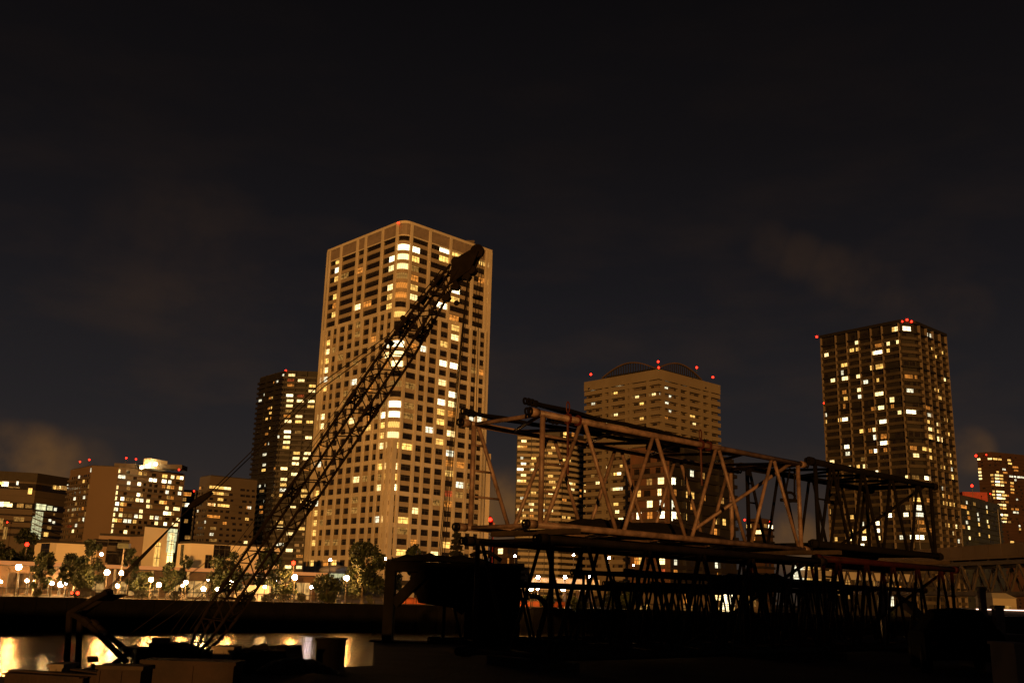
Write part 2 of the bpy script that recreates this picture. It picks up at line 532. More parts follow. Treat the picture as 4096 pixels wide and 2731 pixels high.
class Building:
    """walls from a roof line read in the photo (left to right), closed behind"""

    def __init__(s, name, label, cat, tops, D, ref, wall, z0=4.4, ztop=None, depth=None, roof=None, flat=None):
        if ztop is None:
            ztop = at(tops[ref][0], tops[ref][1], D).z
        s.pts = [atz(x, y, ztop).to_2d() for x, y in tops] if flat is None else [at(x, y, flat[k] if isinstance(flat, list) else D + k * flat).to_2d() for k, (x, y) in enumerate(tops)]
        s.z0, s.zt = z0, ztop
        c = s.pts[len(s.pts) // 2]
        s.root = thing(name, label, cat, (c.x, c.y, z0))
        s.wallm = wall
        e0, e1 = (s.pts[0] - c).normalized(), (s.pts[-1] - c).normalized()
        if depth is None and e0.dot(e1) > -.45:
            back = [s.pts[0] + s.pts[-1] - c]
        else:
            depth = depth or 26
            back = [s.pts[-1] + s.pts[-1].normalized() * depth, s.pts[0] + s.pts[0].normalized() * depth]
        s.core = list(s.pts) + back
        s.wall = MB()
        s.wall.prism(s.core, z0, ztop)
        s.roofp = s.core
        s.panes = []
        s.trim = None

    def seg(s, i, pts=None):
        p = pts or s.pts
        return p[i], p[i + 1]

    def hit(s, x, y, pts=None):
        """(segment, distance along it, height) where the sight line of a photo pixel meets the face"""
        p = pts or s.pts
        best = None
        for i in range(len(p) - 1):
            a, b_ = p[i], p[i + 1]
            n = nrm(a, b_)
            h = atplane(x, y, Vector((a.x, a.y, 0)), Vector((n.x, n.y, 0)))
            d = b_ - a
            u = (h.to_2d() - a).dot(d.normalized())
            if n.y < 0:
                e = max(0, -u, u - d.length)
                if best is None or e < best[0]:
                    best = (e, i, min(max(u, .0), d.length), h.z)
        return best[1:]

    def pane(s, i, u0_, u1_, za, zb, m, off=.06, pts=None, mull=0):
        p = pts or s.pts
        a, b_ = p[i], p[i + 1]
        d = (b_ - a).normalized()
        n = nrm(a, b_) * off
        q0, q1 = a + d * u0_ + n, a + d * u1_ + n
        s.panes.append(([(q0, q1)], za, zb, m, n.normalized(), mull))

    def finish(s, lit_first=100):
        lit = [p for p in s.panes if p[3] in LIT]
        dark = [p for p in s.panes if p[3] not in LIT]
        order = 'WwycgorD d'
        lit.sort(key=lambda p: order.index(p[3]))

        def draw(mb, p, mi, fr):
            quads, za, zb, m, n, mull = p
            for (q0, q1) in quads:
                mb.quad((q0.x, q0.y, za), (q1.x, q1.y, za), (q1.x, q1.y, zb), (q0.x, q0.y, zb), mi, True)
                if mull:
                    k = Vector((n.x, n.y, 0)) * .05
                    a, b_ = Vector((q0.x, q0.y, 0)), Vector((q1.x, q1.y, 0))
                    zz = za + (zb - za) * .68
                    w = .07
                    for kk in range(1, mull + 1):
                        c = a.lerp(b_, kk / (mull + 1))
                        t_ = (b_ - a).normalized() * w
                        mb.quad(c - t_ + k + Vector((0, 0, za)), c + t_ + k + Vector((0, 0, za)), c + t_ + k + Vector((0, 0, zb)), c - t_ + k + Vector((0, 0, zb)), fr)
                    mb.quad(a + k + Vector((0, 0, zz - w)), b_ + k + Vector((0, 0, zz - w)), b_ + k + Vector((0, 0, zz + w)), a + k + Vector((0, 0, zz + w)), fr)

        for p in lit[:lit_first]:
            mb = MB()
            draw(mb, p, 0, 1)
            mb.build("window", [LIT[p[3]], M['frame']], s.root)
        rest = lit[lit_first:] + dark
        if rest:
            mb = MB()
            keys = sorted({p[3] for p in rest})
            ms = [LIT.get(k, M['glass']) for k in keys] + [M['frame']]
            for p in rest:
                draw(mb, p, keys.index(p[3]), len(keys))
            o = mb.build("window_grid", ms, s.root)
            o['kind'] = 'stuff'
        s.wall.build("wall", s.wallm, s.root)
        mb = MB()
        ins = [Vector(p) for p in s.roofp]
        c = sum(ins, Vector((0, 0))) / len(ins)
        mb.prism([c + (p - c) * .97 for p in ins], s.zt + .02, s.zt + .5)
        mb.build("roof", M['roof'], s.root)
        return s.root

    def light(s, px, py, Y, r=.8, base=None):
        r *= .62
        p = at(px, py, Y)
        mb = MB()
        mb.ball(p, r, 8, 6)
        o = mb.build("warning_light", EM['red'], s.root)
        if p.z - r > (base if base else s.zt) + .2:
            mb = MB()
            mb.tube(p - Vector((0, 0, r)), Vector((p.x, p.y, (base if base else s.zt))), .12, n=6)
            mb.build("mast", M['frame'], o)

    # --- balcony blocks: continuous parapets in front of a recessed wall
    def balconies(s, lit, h0, win, rail, proud=1.2, ph=1.05, wd=3.0, piers=(), pierm=None, pw=.5, slab=None, blackevery=0,
                  darkevery=4.2, zlow=None, gapdark=.62, name="balcony", railtop=None, mull=1, zoff=0.0, slabw=.3, up_to=None, ws=1.0):
        hits = [s.hit(x, y) + (c,) + tuple(r) for x, y, c, *r in lit]
        h, o = fit_rows([k[2] for k in hits], h0)
        zc0 = ph + (h - ph - .3) / 2 + proud * .12      # visible centre above a floor
        zlow = zlow or s.z0
        zf0 = o - zc0 + zoff
        ks = [k for k in range(-2, 200) if zf0 + k * h > zlow and zf0 + (k + 1) * h < (up_to or s.zt) + .6]
        used = {}
        for (i, u, z, c, *r) in hits:
            k = round((z - o) / h)
            w = (r[0] if r else wd) * ws
            used.setdefault((i, k), []).append((u, w))
            zf = zf0 + k * h
            L_ = (s.pts[i + 1] - s.pts[i]).length
            ua, ub = max(.05, u - w / 2), min(L_ - .05, u + w / 2)
            s.pane(i, ua, ub, zf + .35, zf + h - .42, c, .06, mull=mull)
        nseg = len(s.pts) - 1
        for k in ks:
            zf = zf0 + k * h
            for i in range(nseg):
                L_ = (s.pts[i + 1] - s.pts[i]).length
                if nrm(s.pts[i], s.pts[i + 1]).y > 0:
                    continue
                u = darkevery * .5
                while u < L_ - 1.2:
                    if random.random() < gapdark and all(abs(u - q[0]) > q[1] / 2 + 1.2 for q in used.get((i, k), [])):
                        w = random.choice((1.6, 2.0, 2.6))
                        s.pane(i, max(.1, u - w / 2), min(L_ - .1, u + w / 2), zf + .3, zf + h - .55, 'glass', .05)
                    u += darkevery * random.uniform(.85, 1.15)
            mb = MB()
            m1 = 1 if (blackevery and k % blackevery == 0) else 0
            strip(mb, s.pts, 0, proud - .02, zf - slabw, zf, m1)
            strip(mb, s.pts, proud - .18, proud, zf - slabw - (.05 if m1 else 0), zf + ph * (.45 if m1 else 1), m1 or 2)
            mb.build(name, [slab or rail, M['black'], rail], s.root)
        pm = pierm or rail
        for (i, fr) in piers:
            a, b_ = s.pts[i], s.pts[i + 1]
            d = (b_ - a)
            c = a + d * fr
            n = nrm(a, b_)
            dd = d.normalized() * pw / 2
            mb = MB()
            mb.hexa([(*(c - dd), zlow), (*(c + dd), zlow), (*(c + dd + n * (proud + .06)), zlow), (*(c - dd + n * (proud + .06)), zlow),
                     (*(c - dd), s.zt), (*(c + dd), s.zt), (*(c + dd + n * (proud + .06)), s.zt), (*(c - dd + n * (proud + .06)), s.zt)])
            mb.build("pier", pm, s.root)
        s.h, s.zf0 = h, zf0
        return h


def frac(b_, i, pxs, y):
    """photo x positions on row y -> fractions along face i"""
    a, c = b_.pts[i], b_.pts[i + 1]
    n = nrm(a, c)
    out = []
    for x in pxs:
        p = atplane(x, y, Vector((a.x, a.y, 0)), Vector((n.x, n.y, 0))).to_2d()
        out.append((p - a).dot((c - a).normalized()) / (c - a).length)
    return out

# ================================================================== setting
Q0 = Vector((-68.5, 142.0))
QD = Vector((-20.1 + 68.5, 173.5 - 142.0)).normalized()
QN = Vector((-QD.y, QD.x))            # away from the camera
ZP, ZG = 4.4, 5.0                       # promenade and yard levels


def quay(tm, back=0.0):
    return Q0 + QD * tm + QN * back


mb = MB()
mb.quad((-3000, -300, 0), (3000, -300, 0), (3000, 3000, 0), (-3000, 3000, 0))
structure(mb.build("water", M['water']))
mb = MB()
a, b_, c, d = quay(-700, .6), quay(900, .6), quay(900, 4000), quay(-700, 4000)
mb.prism([a, b_, c, d], -3, ZP)
structure(mb.build("promenade", M['paving']))
mb = MB()
mb.prism([quay(-700, 0), quay(900, 0), quay(900, .58), quay(-700, .58)], -3, ZP - .12, 0)
mb.prism([quay(-700, -.12), quay(900, -.12), quay(900, .58), quay(-700, .58)], ZP - .12, ZP + .10, 0)
for k in range(-60, 120):
    p = quay(k * 4.0, -.10)
    mb.prism([p, p + QD * .35, p + QD * .35 + QN * .1, p + QN * .1], -.5, ZP - .12)
tag(mb.build("seawall", M['seawall']), "long black concrete seawall with fender ribs along the far waterside", "wall")
mb = MB()
mb.prism([quay(52, 1.2), quay(112, 1.2), quay(112, 9), quay(52, 9)], ZP - .05, ZP + .06)
o = mb.build("lawn", M['grass'])
o['kind'] = 'stuff'
mb = MB()
yard = [(-300, -120), (300, -120), (300, 160), (60, 75), (14, 48), (7, 39.5), (1.5, 38.8), (-.8, 37.5), (-1.1, 33.5), (-4.1, 33.2), (-2.7, 22.2),
        (-5.0, 19.2), (-8.6, 17.0), (-14, 15.2), (-40, 8), (-300, -40)]
mb.prism(yard, -3, ZG)
structure(mb.build("ground", M['soil']))

# railing along the promenade
fr = thing("railing", "low metal railing with upright bars along the promenade edge", "railing", (*quay(0, .35), ZP + .10))
fz = ZP + .10
bars = MB()
for k in range(-6, 76):
    p = quay(k * 2.0, .35)
    mb = MB()
    mb.prism([p - QD * .06 - QN * .06, p + QD * .06 - QN * .06, p + QD * .06 + QN * .06, p - QD * .06 + QN * .06], fz, fz + 1.22)
    if k % 1 == 0:
        mb.build("post", M['rail'], fr)
    for j in range(1, 10):
        q = p + QD * (.2 * j)
        bars.tube((*q, fz + .12), (*q, fz + 1.05), .016, n=4, cap=False)
bars.build("bars", M['rail'], fr)
for zz, rr in ((1.16, .05), (1.02, .025), (.12, .03)):
    mb = MB()
    mb.tube((*quay(-12, .35), fz + zz), (*quay(152, .35), fz + zz), rr, n=6)
    mb.build("rail", M['rail'], fr)

# unseen shed added behind the viewer to shade the foreground and far seawall
sh = thing("shade_shed", "unseen long low shed added on the near bank to shade the yard", "shed", (0, -66, ZG))
mb = MB()
mb.prism([(-7.5, -72), (150, -72), (150, -60), (-7.5, -60)], ZG, 9.0)
mb.build("wall", M['grey'], sh)
mb = MB()
mb.prism([(-8, -73), (151, -73), (151, -59.5), (-8, -59.5)], 9.0, 9.25)
mb.build("roof", M['roof'], sh)

# ================================================================== the tall cream tower
tw = Building("apartment_tower", "tall cream apartment tower with rounded corner windows behind the crane boom", "tower",
              [(1315, 1007), (1618, 886), (1965, 1008)], 280, 1, M['cream'])
Lp, Cp, Rp = tw.pts
lr = frac(tw, 0, [1229, 1255.5, 1280, 1305, 1338, 1370, 1403, 1439, 1472, 1500.5, 1529], 2044)
lt = frac(tw, 0, [1315, 1327, 1372, 1436, 1468, 1534, 1589], 975)
rr_ = frac(tw, 1, [1603, 1638, 1676, 1720, 1764, 1809, 1853, 1886, 1917], 2044)
rt_ = frac(tw, 1, [1651, 1716, 1800, 1890, 1945], 990)
LW, RW = (Cp - Lp).length, (Rp - Cp).length
lr = [0.0] + [min(max(f, .02), .99) for f in lr[1:]]
lt = [0.0] + lt[1:]
rr_ = rr_ + [1.0]
rt_ = rt_ + [1.0]
fA, fB = 1 - 2.7 / LW, 2.7 / RW
lt[-1] = lr[-1] = fA
rr_[0] = rt_[0] = fB
nL = nrm(Lp, Cp)
zr0 = atplane(1342, 1050, Vector((Lp.x, Lp.y, 0)), Vector((nL.x, nL.y, 0))).z
zr32 = atplane(1257, 2251, Vector((Lp.x, Lp.y, 0)), Vector((nL.x, nL.y, 0))).z
fh = (zr0 - zr32) / 32.0
A_, B_ = Lp.lerp(Cp, fA), Cp.lerp(Rp, fB)
arc = []
for k in range(7):
    s_ = k / 6
    arc.append(A_ * (1 - s_) ** 2 + Cp * 2 * s_ * (1 - s_) + B_ * s_ ** 2)
RB = 20                                   # last row with the rounded corner
zsplit = zr0 - (RB + .5) * fh
back = Lp + Rp - Cp
tw.wall = MB()
tw.wall.prism([Lp] + arc + [Rp, back], zsplit, tw.zt)
tw.wall.prism([Lp, Cp, Rp, back], tw.z0 + 5.2, zsplit)
tw.wall.prism([Lp.lerp(back, .02), Cp.lerp(back, .02), Rp.lerp(back, .02), back], tw.z0, tw.z0 + 5.2)
up_line, lo_line = [Lp] + arc + [Rp], [Lp, Cp, Rp]
tw.roofp = [Lp] + arc + [Rp, back]
hw = .305 * fh
lit_main = (
    T(1260, 860, 3.92, [(227, 775, 'y'), (213, 930, 'w'), (203, 1075, 'w'), (185, 1370, 'y'), (172, 1515, 'w'), (320, 745, 'y'), (310, 895, 'W'),
                        (285, 1045, 'y'), (258, 1340, 'y'), (255, 1490, 'o'), (730, 885, 'o'), (690, 1505, 'w'), (1208, 710, 'W'),
                        (1200, 870, 'w'), (1183, 1190, 'w'), (1177, 1345, 'y'), (1172, 1495, 'y'), (570, 910, 'd'), (850, 1460, 'o'),
                        (1400, 525, 'W'), (1395, 685, 'w'), (1395, 840, 'w'), (1370, 995, 'd'), (1375, 1155, 'o'), (1375, 1310, 'o'), (1350, 1470, 'y')])
    + T(1600, 860, 3.92, [(280, 565, 'W'), (260, 720, 'y'), (215, 860, 'd'), (390, 920, 'y'), (360, 1070, 'o'), (755, 555, 'W'), (880, 555, 'y'),
                          (680, 690, 'y'), (240, 1195, 'y'), (225, 1340, 'w'), (870, 1220, 'W'), (860, 1360, 'y'), (660, 1475, 'W'),
                          (1305, 735, 'y'), (1400, 765, 'w'), (1320, 1045, 'o'), (1390, 1065, 'y'), (1385, 1215, 'd'), (1385, 1365, 'y')])
    + T(1240, 1240, 3.135, [(195, 140, 'y'), (265, 120, 'y'), (600, 240, 'd'), (575, 365, 'd'), (170, 480, 'o'), (232, 465, 'y'), (165, 585, 'o'),
                            (228, 570, 'w'), (155, 700, 'y'), (217, 688, 'y'), (145, 810, 'y'), (213, 800, 'w'), (137, 925, 'c'), (200, 915, 'c'),
                            (270, 890, 'd'), (133, 1035, 'y'), (193, 1025, 'y'), (345, 890, 'd'), (365, 545, 'd'), (295, 548, 'd'), (790, 425, 'o'),
                            (970, 490, 'W'), (970, 605, 'w'), (955, 730, 'o'), (540, 710, 'd'), (555, 940, 'c'), (465, 985, 'd'), (110, 1385, 'w'),
                            (175, 1375, 'w'), (100, 1500, 'y'), (167, 1490, 'w'), (550, 1165, 'o'), (425, 1190, 'd'), (650, 1150, 'd'), (790, 1030, 'o'),
                            (545, 1430, 'w'), (740, 1380, 'o'), (735, 1500, 'y'), (935, 1215, 'd'), (927, 1350, 'W'), (925, 1470, 'y'), (845, 1340, 'd'),
                            (1125, 465, 'W'), (1125, 590, 'w'), (1105, 710, 'w'), (1110, 960, 'd'), (1100, 1210, 'W'), (1080, 1335, 'W'), (1075, 1455, 'y'), (1060, 1555, 'w')])
    + T(1560, 1240, 3.136, [(795, 145, 'o'), (795, 255, 'y'), (795, 375, 'w'), (655, 460, 'y'), (395, 515, 'c'), (280, 490, 'o'), (645, 695, 'W'),
                            (783, 725, 'W'), (1030, 785, 'd'), (1130, 805, 'o'), (1208, 825, 'w'), (630, 935, 'w'), (260, 975, 'd'), (765, 1080, 'W'),
                            (625, 1175, 'W'), (745, 1200, 'w'), (1195, 1170, 'c'), (1190, 1285, 'y'), (620, 1290, 'y'), (735, 1315, 'o'), (615, 1415, 'y'),
                            (1110, 1385, 'c'), (1005, 1365, 'c'), (1190, 1395, 'o'), (475, 1515, 'c'), (750, 1545, 'w'), (250, 1225, 'd'), (245, 1350, 'd')])
    + T(1200, 1700, 2.6125, [(700, 45, 'y'), (875, 25, 'y'), (870, 125, 'y'), (865, 235, 'w'), (940, 225, 'w'), (850, 440, 'y'), (922, 435, 'w'),
                             (922, 540, 'y'), (845, 540, 'd'), (838, 665, 'w'), (912, 650, 'o'), (595, 580, 'w'), (690, 570, 'd'), (595, 795, 'd'),
                             (125, 835, 'c'), (192, 825, 'c'), (130, 740, 'w'), (203, 735, 'y'), (118, 930, 'o'), (187, 930, 'y'), (173, 1030, 'y'),
                             (235, 1025, 'd'), (165, 1140, 'y'), (315, 915, 'd'), (825, 980, 'c'), (903, 975, 'w'), (163, 1235, 'y'),
                             (95, 1240, 'd'), (285, 1230, 'd'), (372, 1230, 'd'), (88, 1440, 'o'), (150, 1440, 'y'), (265, 1435, 'o'), (358, 1440, 'y'),
                             (180, 250, 'o'), (232, 235, 'o'), (150, 440, 'c'), (215, 435, 'c'), (880, 1300, 'd'), (590, 895, 'd')])
    + T(1540, 1700, 2.613, [(140, 220, 'y'), (235, 235, 'y'), (135, 435, 'w'), (130, 545, 'y'), (122, 652, 'W'), (450, 65, 'c'), (560, 185, 'y'),
                            (680, 100, 'w'), (570, 5, 'y'), (670, 300, 'c'), (645, 410, 'o'), (780, 420, 'o'), (660, 510, 'y'), (775, 625, 'c'),
                            (870, 640, 'd'), (640, 720, 'r'), (760, 730, 'd'), (545, 810, 'd'), (640, 825, 'o'), (305, 890, 'w'), (110, 980, 'y'),
                            (200, 990, 'w'), (185, 1105, 'd'), (275, 1210, 'o'), (100, 1310, 'y'), (610, 1245, 'y'), (520, 1345, 'w'),
                            (1040, 555, 'y'), (1040, 760, 'W'), (1035, 960, 'o'), (1025, 1060, 'y'), (1030, 1175, 'w'), (1040, 1275, 'y'), (1020, 1390, 'w')]))
state = {}
for (x, y, c_) in lit_main:
    i, u, z = tw.hit(x, y)
    row = min(32, max(0, round((zr0 - z) / fh)))
    f = u / (LW if i == 0 else RW)
    if row <= RB and ((i == 0 and f > fA - .02) or (i == 1 and f < fB + .012)):
        state[('c', row)] = c_
        continue
    if i == 0:
        bd = lt if row < 8 else (lr if row <= RB else lr + [1.0])
    else:
        bd = rt_ if row < 8 else (rr_ if row <= RB else [0.0] + rr_)
    k = max(0, min(len(bd) - 2, sum(1 for q in bd if q < f) - 1))
    state.setdefault((i, row, k), c_)
panel, belt, pier = MB(), MB(), MB()
zrow = lambda r: zr0 - r * fh
strip(belt, up_line, 0, .45, zrow(0) + hw, tw.zt - 4.2)
strip(belt, up_line, 0, .30, tw.zt - 4.2, tw.zt - .2, 1)
strip(belt, up_line, 0, .5, tw.zt - .35, tw.zt + .5)
for r in range(33):
    line = up_line if r <= RB else lo_line
    za, zb = zrow(r + 1) + hw, zrow(r) - hw
    if r == 32:
        za = tw.z0 + 5.2
    if r % 3 == 1 and r >= 7 or r in (RB, 32):
        strip(belt, line, 0, .42, za, zb)
    else:
        strip(panel, line, 0, .24, za, zb)


def cells(i, bd, row, wide):
    a, c = (Lp, Cp) if i == 0 else (Cp, Rp)
    L_ = (c - a).length
    for k in range(len(bd) - 1):
        u0_, u1_ = bd[k] * L_, bd[k + 1] * L_
        g_ = min(.52, .19 * (u1_ - u0_))
        u0_ += g_
        u1_ -= g_
        st = state.get((i, row, k), None)
        za, zb = zrow(row) - hw + .06, zrow(row) + hw - .06
        if st:
            big = u1_ - u0_ > 4.2
            if big:
                m_ = (u0_ + u1_) / 2
                side = (k % 2 == 0)
                tw.pane(i, u0_, m_, za, zb, st if side else 'glass', .07, mull=2)
                tw.pane(i, m_, u1_, za, zb, 'glass' if side else st, .07, mull=2)
            else:
                tw.pane(i, u0_, u1_, za, zb, st, .07, mull=1)
        else:
            tw.pane(i, u0_, u1_, za, zb, 'glass', .05, mull=random.choice((0, 0, 1)))


for r in range(33):
    for i in (0, 1):
        if i == 0:
            bd = lt if r < 8 else (lr if r <= RB else lr + [1.0])
        else:
            bd = rt_ if r < 8 else (rr_ if r <= RB else [0.0] + rr_)
        cells(i, bd, r, r < 8)
    if r <= RB:
        st = state.get(('c', r), 'glass')
        nn = (nrm(Lp, Cp) + nrm(Cp, Rp)).normalized()
        ao = offs(up_line, .07)[1:-1]
        tw.panes.append(([(ao[k], ao[k + 1]) for k in range(6)], zrow(r) - hw + .04, zrow(r) + hw - .04, st, nn, 0 if st == 'glass' else 0))
for i, (zone) in ((0, lt), (1, rt_), (0, lr), (1, rr_)):
    top = zone is lt or zone is rt_
    a, c = (Lp, Cp) if i == 0 else (Cp, Rp)
    n = nrm(a, c)
    d = (c - a).normalized()
    L_ = (c - a).length
    zz = (zrow(8) + fh / 2, tw.zt - .3) if top else (zsplit, zrow(8) + fh / 2)
    spans = [(zz, zone)]
    if not top:
        spans.append(((tw.z0 + 5.2, zsplit), (lr + [1.0]) if i == 0 else ([0.0] + rr_)))
    for (z1_, z2_), zn in spans:
        for k, f in enumerate(zn):
            w = .46 if 0 < f < 1 else .7
            o = a + d * min(max(f * L_, w), L_ - w)
            pier.hexa([(*(o - d * w), z1_), (*(o + d * w), z1_), (*(o + d * w + n * .62), z1_), (*(o - d * w + n * .62), z1_),
                       (*(o - d * w), z2_), (*(o + d * w), z2_), (*(o + d * w + n * .62), z2_), (*(o - d * w + n * .62), z2_)])
panel.build("spandrel", M['cream_panel'], tw.root)
belt.build("cornice", [M['cream'], M['louvre']], tw.root)
pier.build("pier", M['cream'], tw.root)
mb = MB()
strip(mb, lo_line, 0, .7, tw.z0 + 4.0, tw.z0 + 5.3)
mb.build("canopy", M['roof'], tw.root)
mb = MB()                                  # lower wing at the right
wp = [Rp + Vector((-1.2, 1.5)), atz(1964, 1815, at(1940, 1812, Rp.y + 2).z).to_2d()]
zw = at(1940, 1812, Rp.y + 2).z
mb.prism([wp[0], wp[1], wp[1] + Vector((-3, 14)), wp[0] + Vector((-3, 14))], tw.z0, zw)
mb.build("side_wing", M['cream'], tw.root)
tw.light(1592, 892, 281, .45)
mb = MB()
p = at(1885, 965, 300)
mb.obox((p.x - 1.6, p.y, tw.zt), (2.6, 0, 0), (0, 3, 0), (0, 0, 1.9))
mb.build("roof_plant", M['grey'], tw.root)
tw.finish()

# ================================================================== dark tower, left of it
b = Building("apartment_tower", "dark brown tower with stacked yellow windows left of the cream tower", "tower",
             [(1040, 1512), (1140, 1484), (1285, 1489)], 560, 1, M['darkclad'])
lit = T(980, 1450, 1.8435, [
    (345, 92, 'w'), (338, 128, 'r'), (337, 165, 'o'), (415, 127, 'w'), (497, 167, 'y'), (493, 207, 'w'), (330, 242, 'W'), (332, 278, 'w'), (327, 318, 'w'),
    (407, 281, 'w'), (490, 281, 'w'), (485, 320, 'y'), (410, 243, 'r'), (323, 355, 'd'), (398, 393, 'w'), (310, 392, 'o'), (318, 432, 'w'), (395, 433, 'y'),
    (477, 434, 'y'), (313, 507, 'W'), (312, 546, 'w'), (307, 586, 'w'), (302, 625, 'y'), (470, 551, 'w'), (393, 510, 'd'), (380, 663, 'y'), (460, 665, 'w'),
    (376, 703, 'w'), (453, 705, 'w'), (372, 742, 'w'), (288, 781, 'w'), (450, 782, 'o'), (367, 822, 'w'), (288, 858, 'w'), (283, 898, 'y'), (282, 938, 'c'),
    (277, 977, 'y'), (440, 942, 'y'), (437, 981, 'y'), (435, 1020, 'y'), (350, 1058, 'w'), (440, 1060, 'o'), (256, 1175, 'y'), (260, 1218, 'w'),
    (333, 1256, 'w'), (422, 1220, 'y'), (258, 1338, 'c'), (327, 1380, 'w'), (403, 1422, 'o'), (320, 1497, 'w'), (403, 1502, 'w')])
litl = T(980, 1450, 1.8435, [
    (240, 137, 'c', 2), (215, 145, 'o', 2), (283, 92, 'c', 2), (205, 258, 'y', 3), (185, 262, 'o', 3), (145, 237, 'c', 2), (113, 278, 'c', 4), (200, 332, 'y', 3),
    (178, 335, 'o', 3), (190, 372, 'y', 4), (160, 413, 'y', 3), (195, 408, 'o', 3), (188, 484, 'y', 3), (160, 525, 'o', 4), (247, 547, 'c', 2), (180, 597, 'c', 3),
    (150, 605, 'o', 2), (145, 678, 'c', 5), (175, 712, 'o', 2), (142, 752, 'c', 4), (137, 793, 'y', 5), (220, 780, 'o', 2), (155, 905, 'c', 3), (125, 945, 'd', 6),
    (110, 915, 'c', 2), (147, 1022, 'c', 3), (120, 1060, 'o', 4), (120, 1100, 'o', 5), (135, 1180, 'o', 3), (75, 1000, 'r', 5), (203, 980, 'd', 3)])
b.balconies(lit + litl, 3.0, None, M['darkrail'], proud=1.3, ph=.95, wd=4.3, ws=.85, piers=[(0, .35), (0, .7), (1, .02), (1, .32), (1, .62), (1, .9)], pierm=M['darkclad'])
b.light(1143, 1482, 560, .9)
mb = MB()
p = at(1190, 1480, 575)
mb.obox((p.x - 6, p.y, b.zt + .5), (16, 0, 0), (0, 10, 0), (0, 0, 1.7))
mb.build("roof_plant", M['redpaint'], b.root)
b.finish()

# ================================================================== left background
b = Building("office_block", "long banded office block with a glazed greenish stair at the far left", "office building",
             [(-160, 1878), (150, 1896), (276, 1916)], 600, 1, M['grey'])
zt = b.zt
for (ya, yb, mt, pr) in [(1893, 1930, 'roof', .35), (1965, 1987, 'grey', .5), (1990, 2012, 'grey', .5), (2042, 2060, 'grey', .5), (2068, 2084, 'grey', .5),
                         (2094, 2110, 'grey', .5), (2121, 2136, 'grey', .5)]:
    mb = MB()
    strip(mb, b.pts, 0, pr, at(200, yb, 600).z, at(200, ya, 600).z)
    mb.build("spandrel", M[mt], b.root)
for (ya, yb) in [(1937, 1962), (2014, 2040), (2061, 2067), (2085, 2093), (2111, 2120), (2137, 2148)]:
    mb = MB()
    strip(mb, b.pts, 0, .1, at(200, yb, 600).z, at(200, ya, 600).z)
    o = mb.build("ribbon_window", M['glass'], b.root)
for (x, y, c_, w, h_) in T(0, 1780, 3.5625, [(75, 553, 'W', 5, 2.6), (20, 540, 'y', 4, 1.5), (250, 540, 'c', 1.6, 2), (200, 600, 'd', 9, .8), (768, 600, 'y', 3, 2.2), (800, 605, 'd', 8, 2.2),
                                             (845, 600, 'w', 2, 1.6), (900, 610, 'd', 8, 2.4), (955, 588, 'c', 2, 2.4), (430, 655, 'y', 3, 3.4), (70, 840, 'w', 7, 2.6), (5, 840, 'W', 5, 2.6),
                                             (140, 855, 'w', 4, 2), (290, 860, 'd', 5, 2.4), (410, 870, 'd', 5, 2), (575, 880, 'g', 11, 3.4), (700, 895, 'g', 6, 2.6), (780, 912, 'c', 3, 1.8),
                                             (700, 1070, 'c', 3, 1.4), (755, 1098, 'c', 3, 1.4), (690, 1175, 'd', 5, 1.8), (645, 1270, 'y', 5, 2.4), (270, 1055, 'd', 8, 2.4),
                                             (760, 985, 'd', 2, 1.2), (20, 1160, 'd', 2.5, 3), (20, 1080, 'd', 3, 3), (75, 1250, 'd', 3, 7)]):
    i, u, z = b.hit(x, y)
    w *= .7
    b.pane(i, u - w / 2, u + w / 2, z - h_ / 2, z + h_ / 2, c_, .56, mull=1 if w > 4 else 0)
for (x0, x1, y0, y1) in [(135, 174, 2046, 2066), (120, 172, 2068, 2100), (115, 168, 2104, 2132), (118, 163, 2136, 2156)]:
    i, u, z = b.hit((x0 + x1) / 2, (y0 + y1) / 2)
    w = (x1 - x0) / 4025 * 615
    zz = (y1 - y0) / 4025 * 615
    b.pane(i, u - w / 2, u + w / 2, z - zz / 2, z + zz / 2, 'g', .62, mull=3)
mb = MB()
for k in range(5):
    pa, pb = at(170 if k % 2 == 0 else 128, 2050 + 21 * k, 594), at(128 if k % 2 == 0 else 168, 2062 + 21 * k, 594)
    mb.tube(at(130, 2047 + 22 * k, 594), at(172, 2066 + 22 * k, 594), .35, n=4)
mb.build("stair", M['frame'], b.root)
b.light(29, 2088, 592, .7, base=ZP)
b.finish()

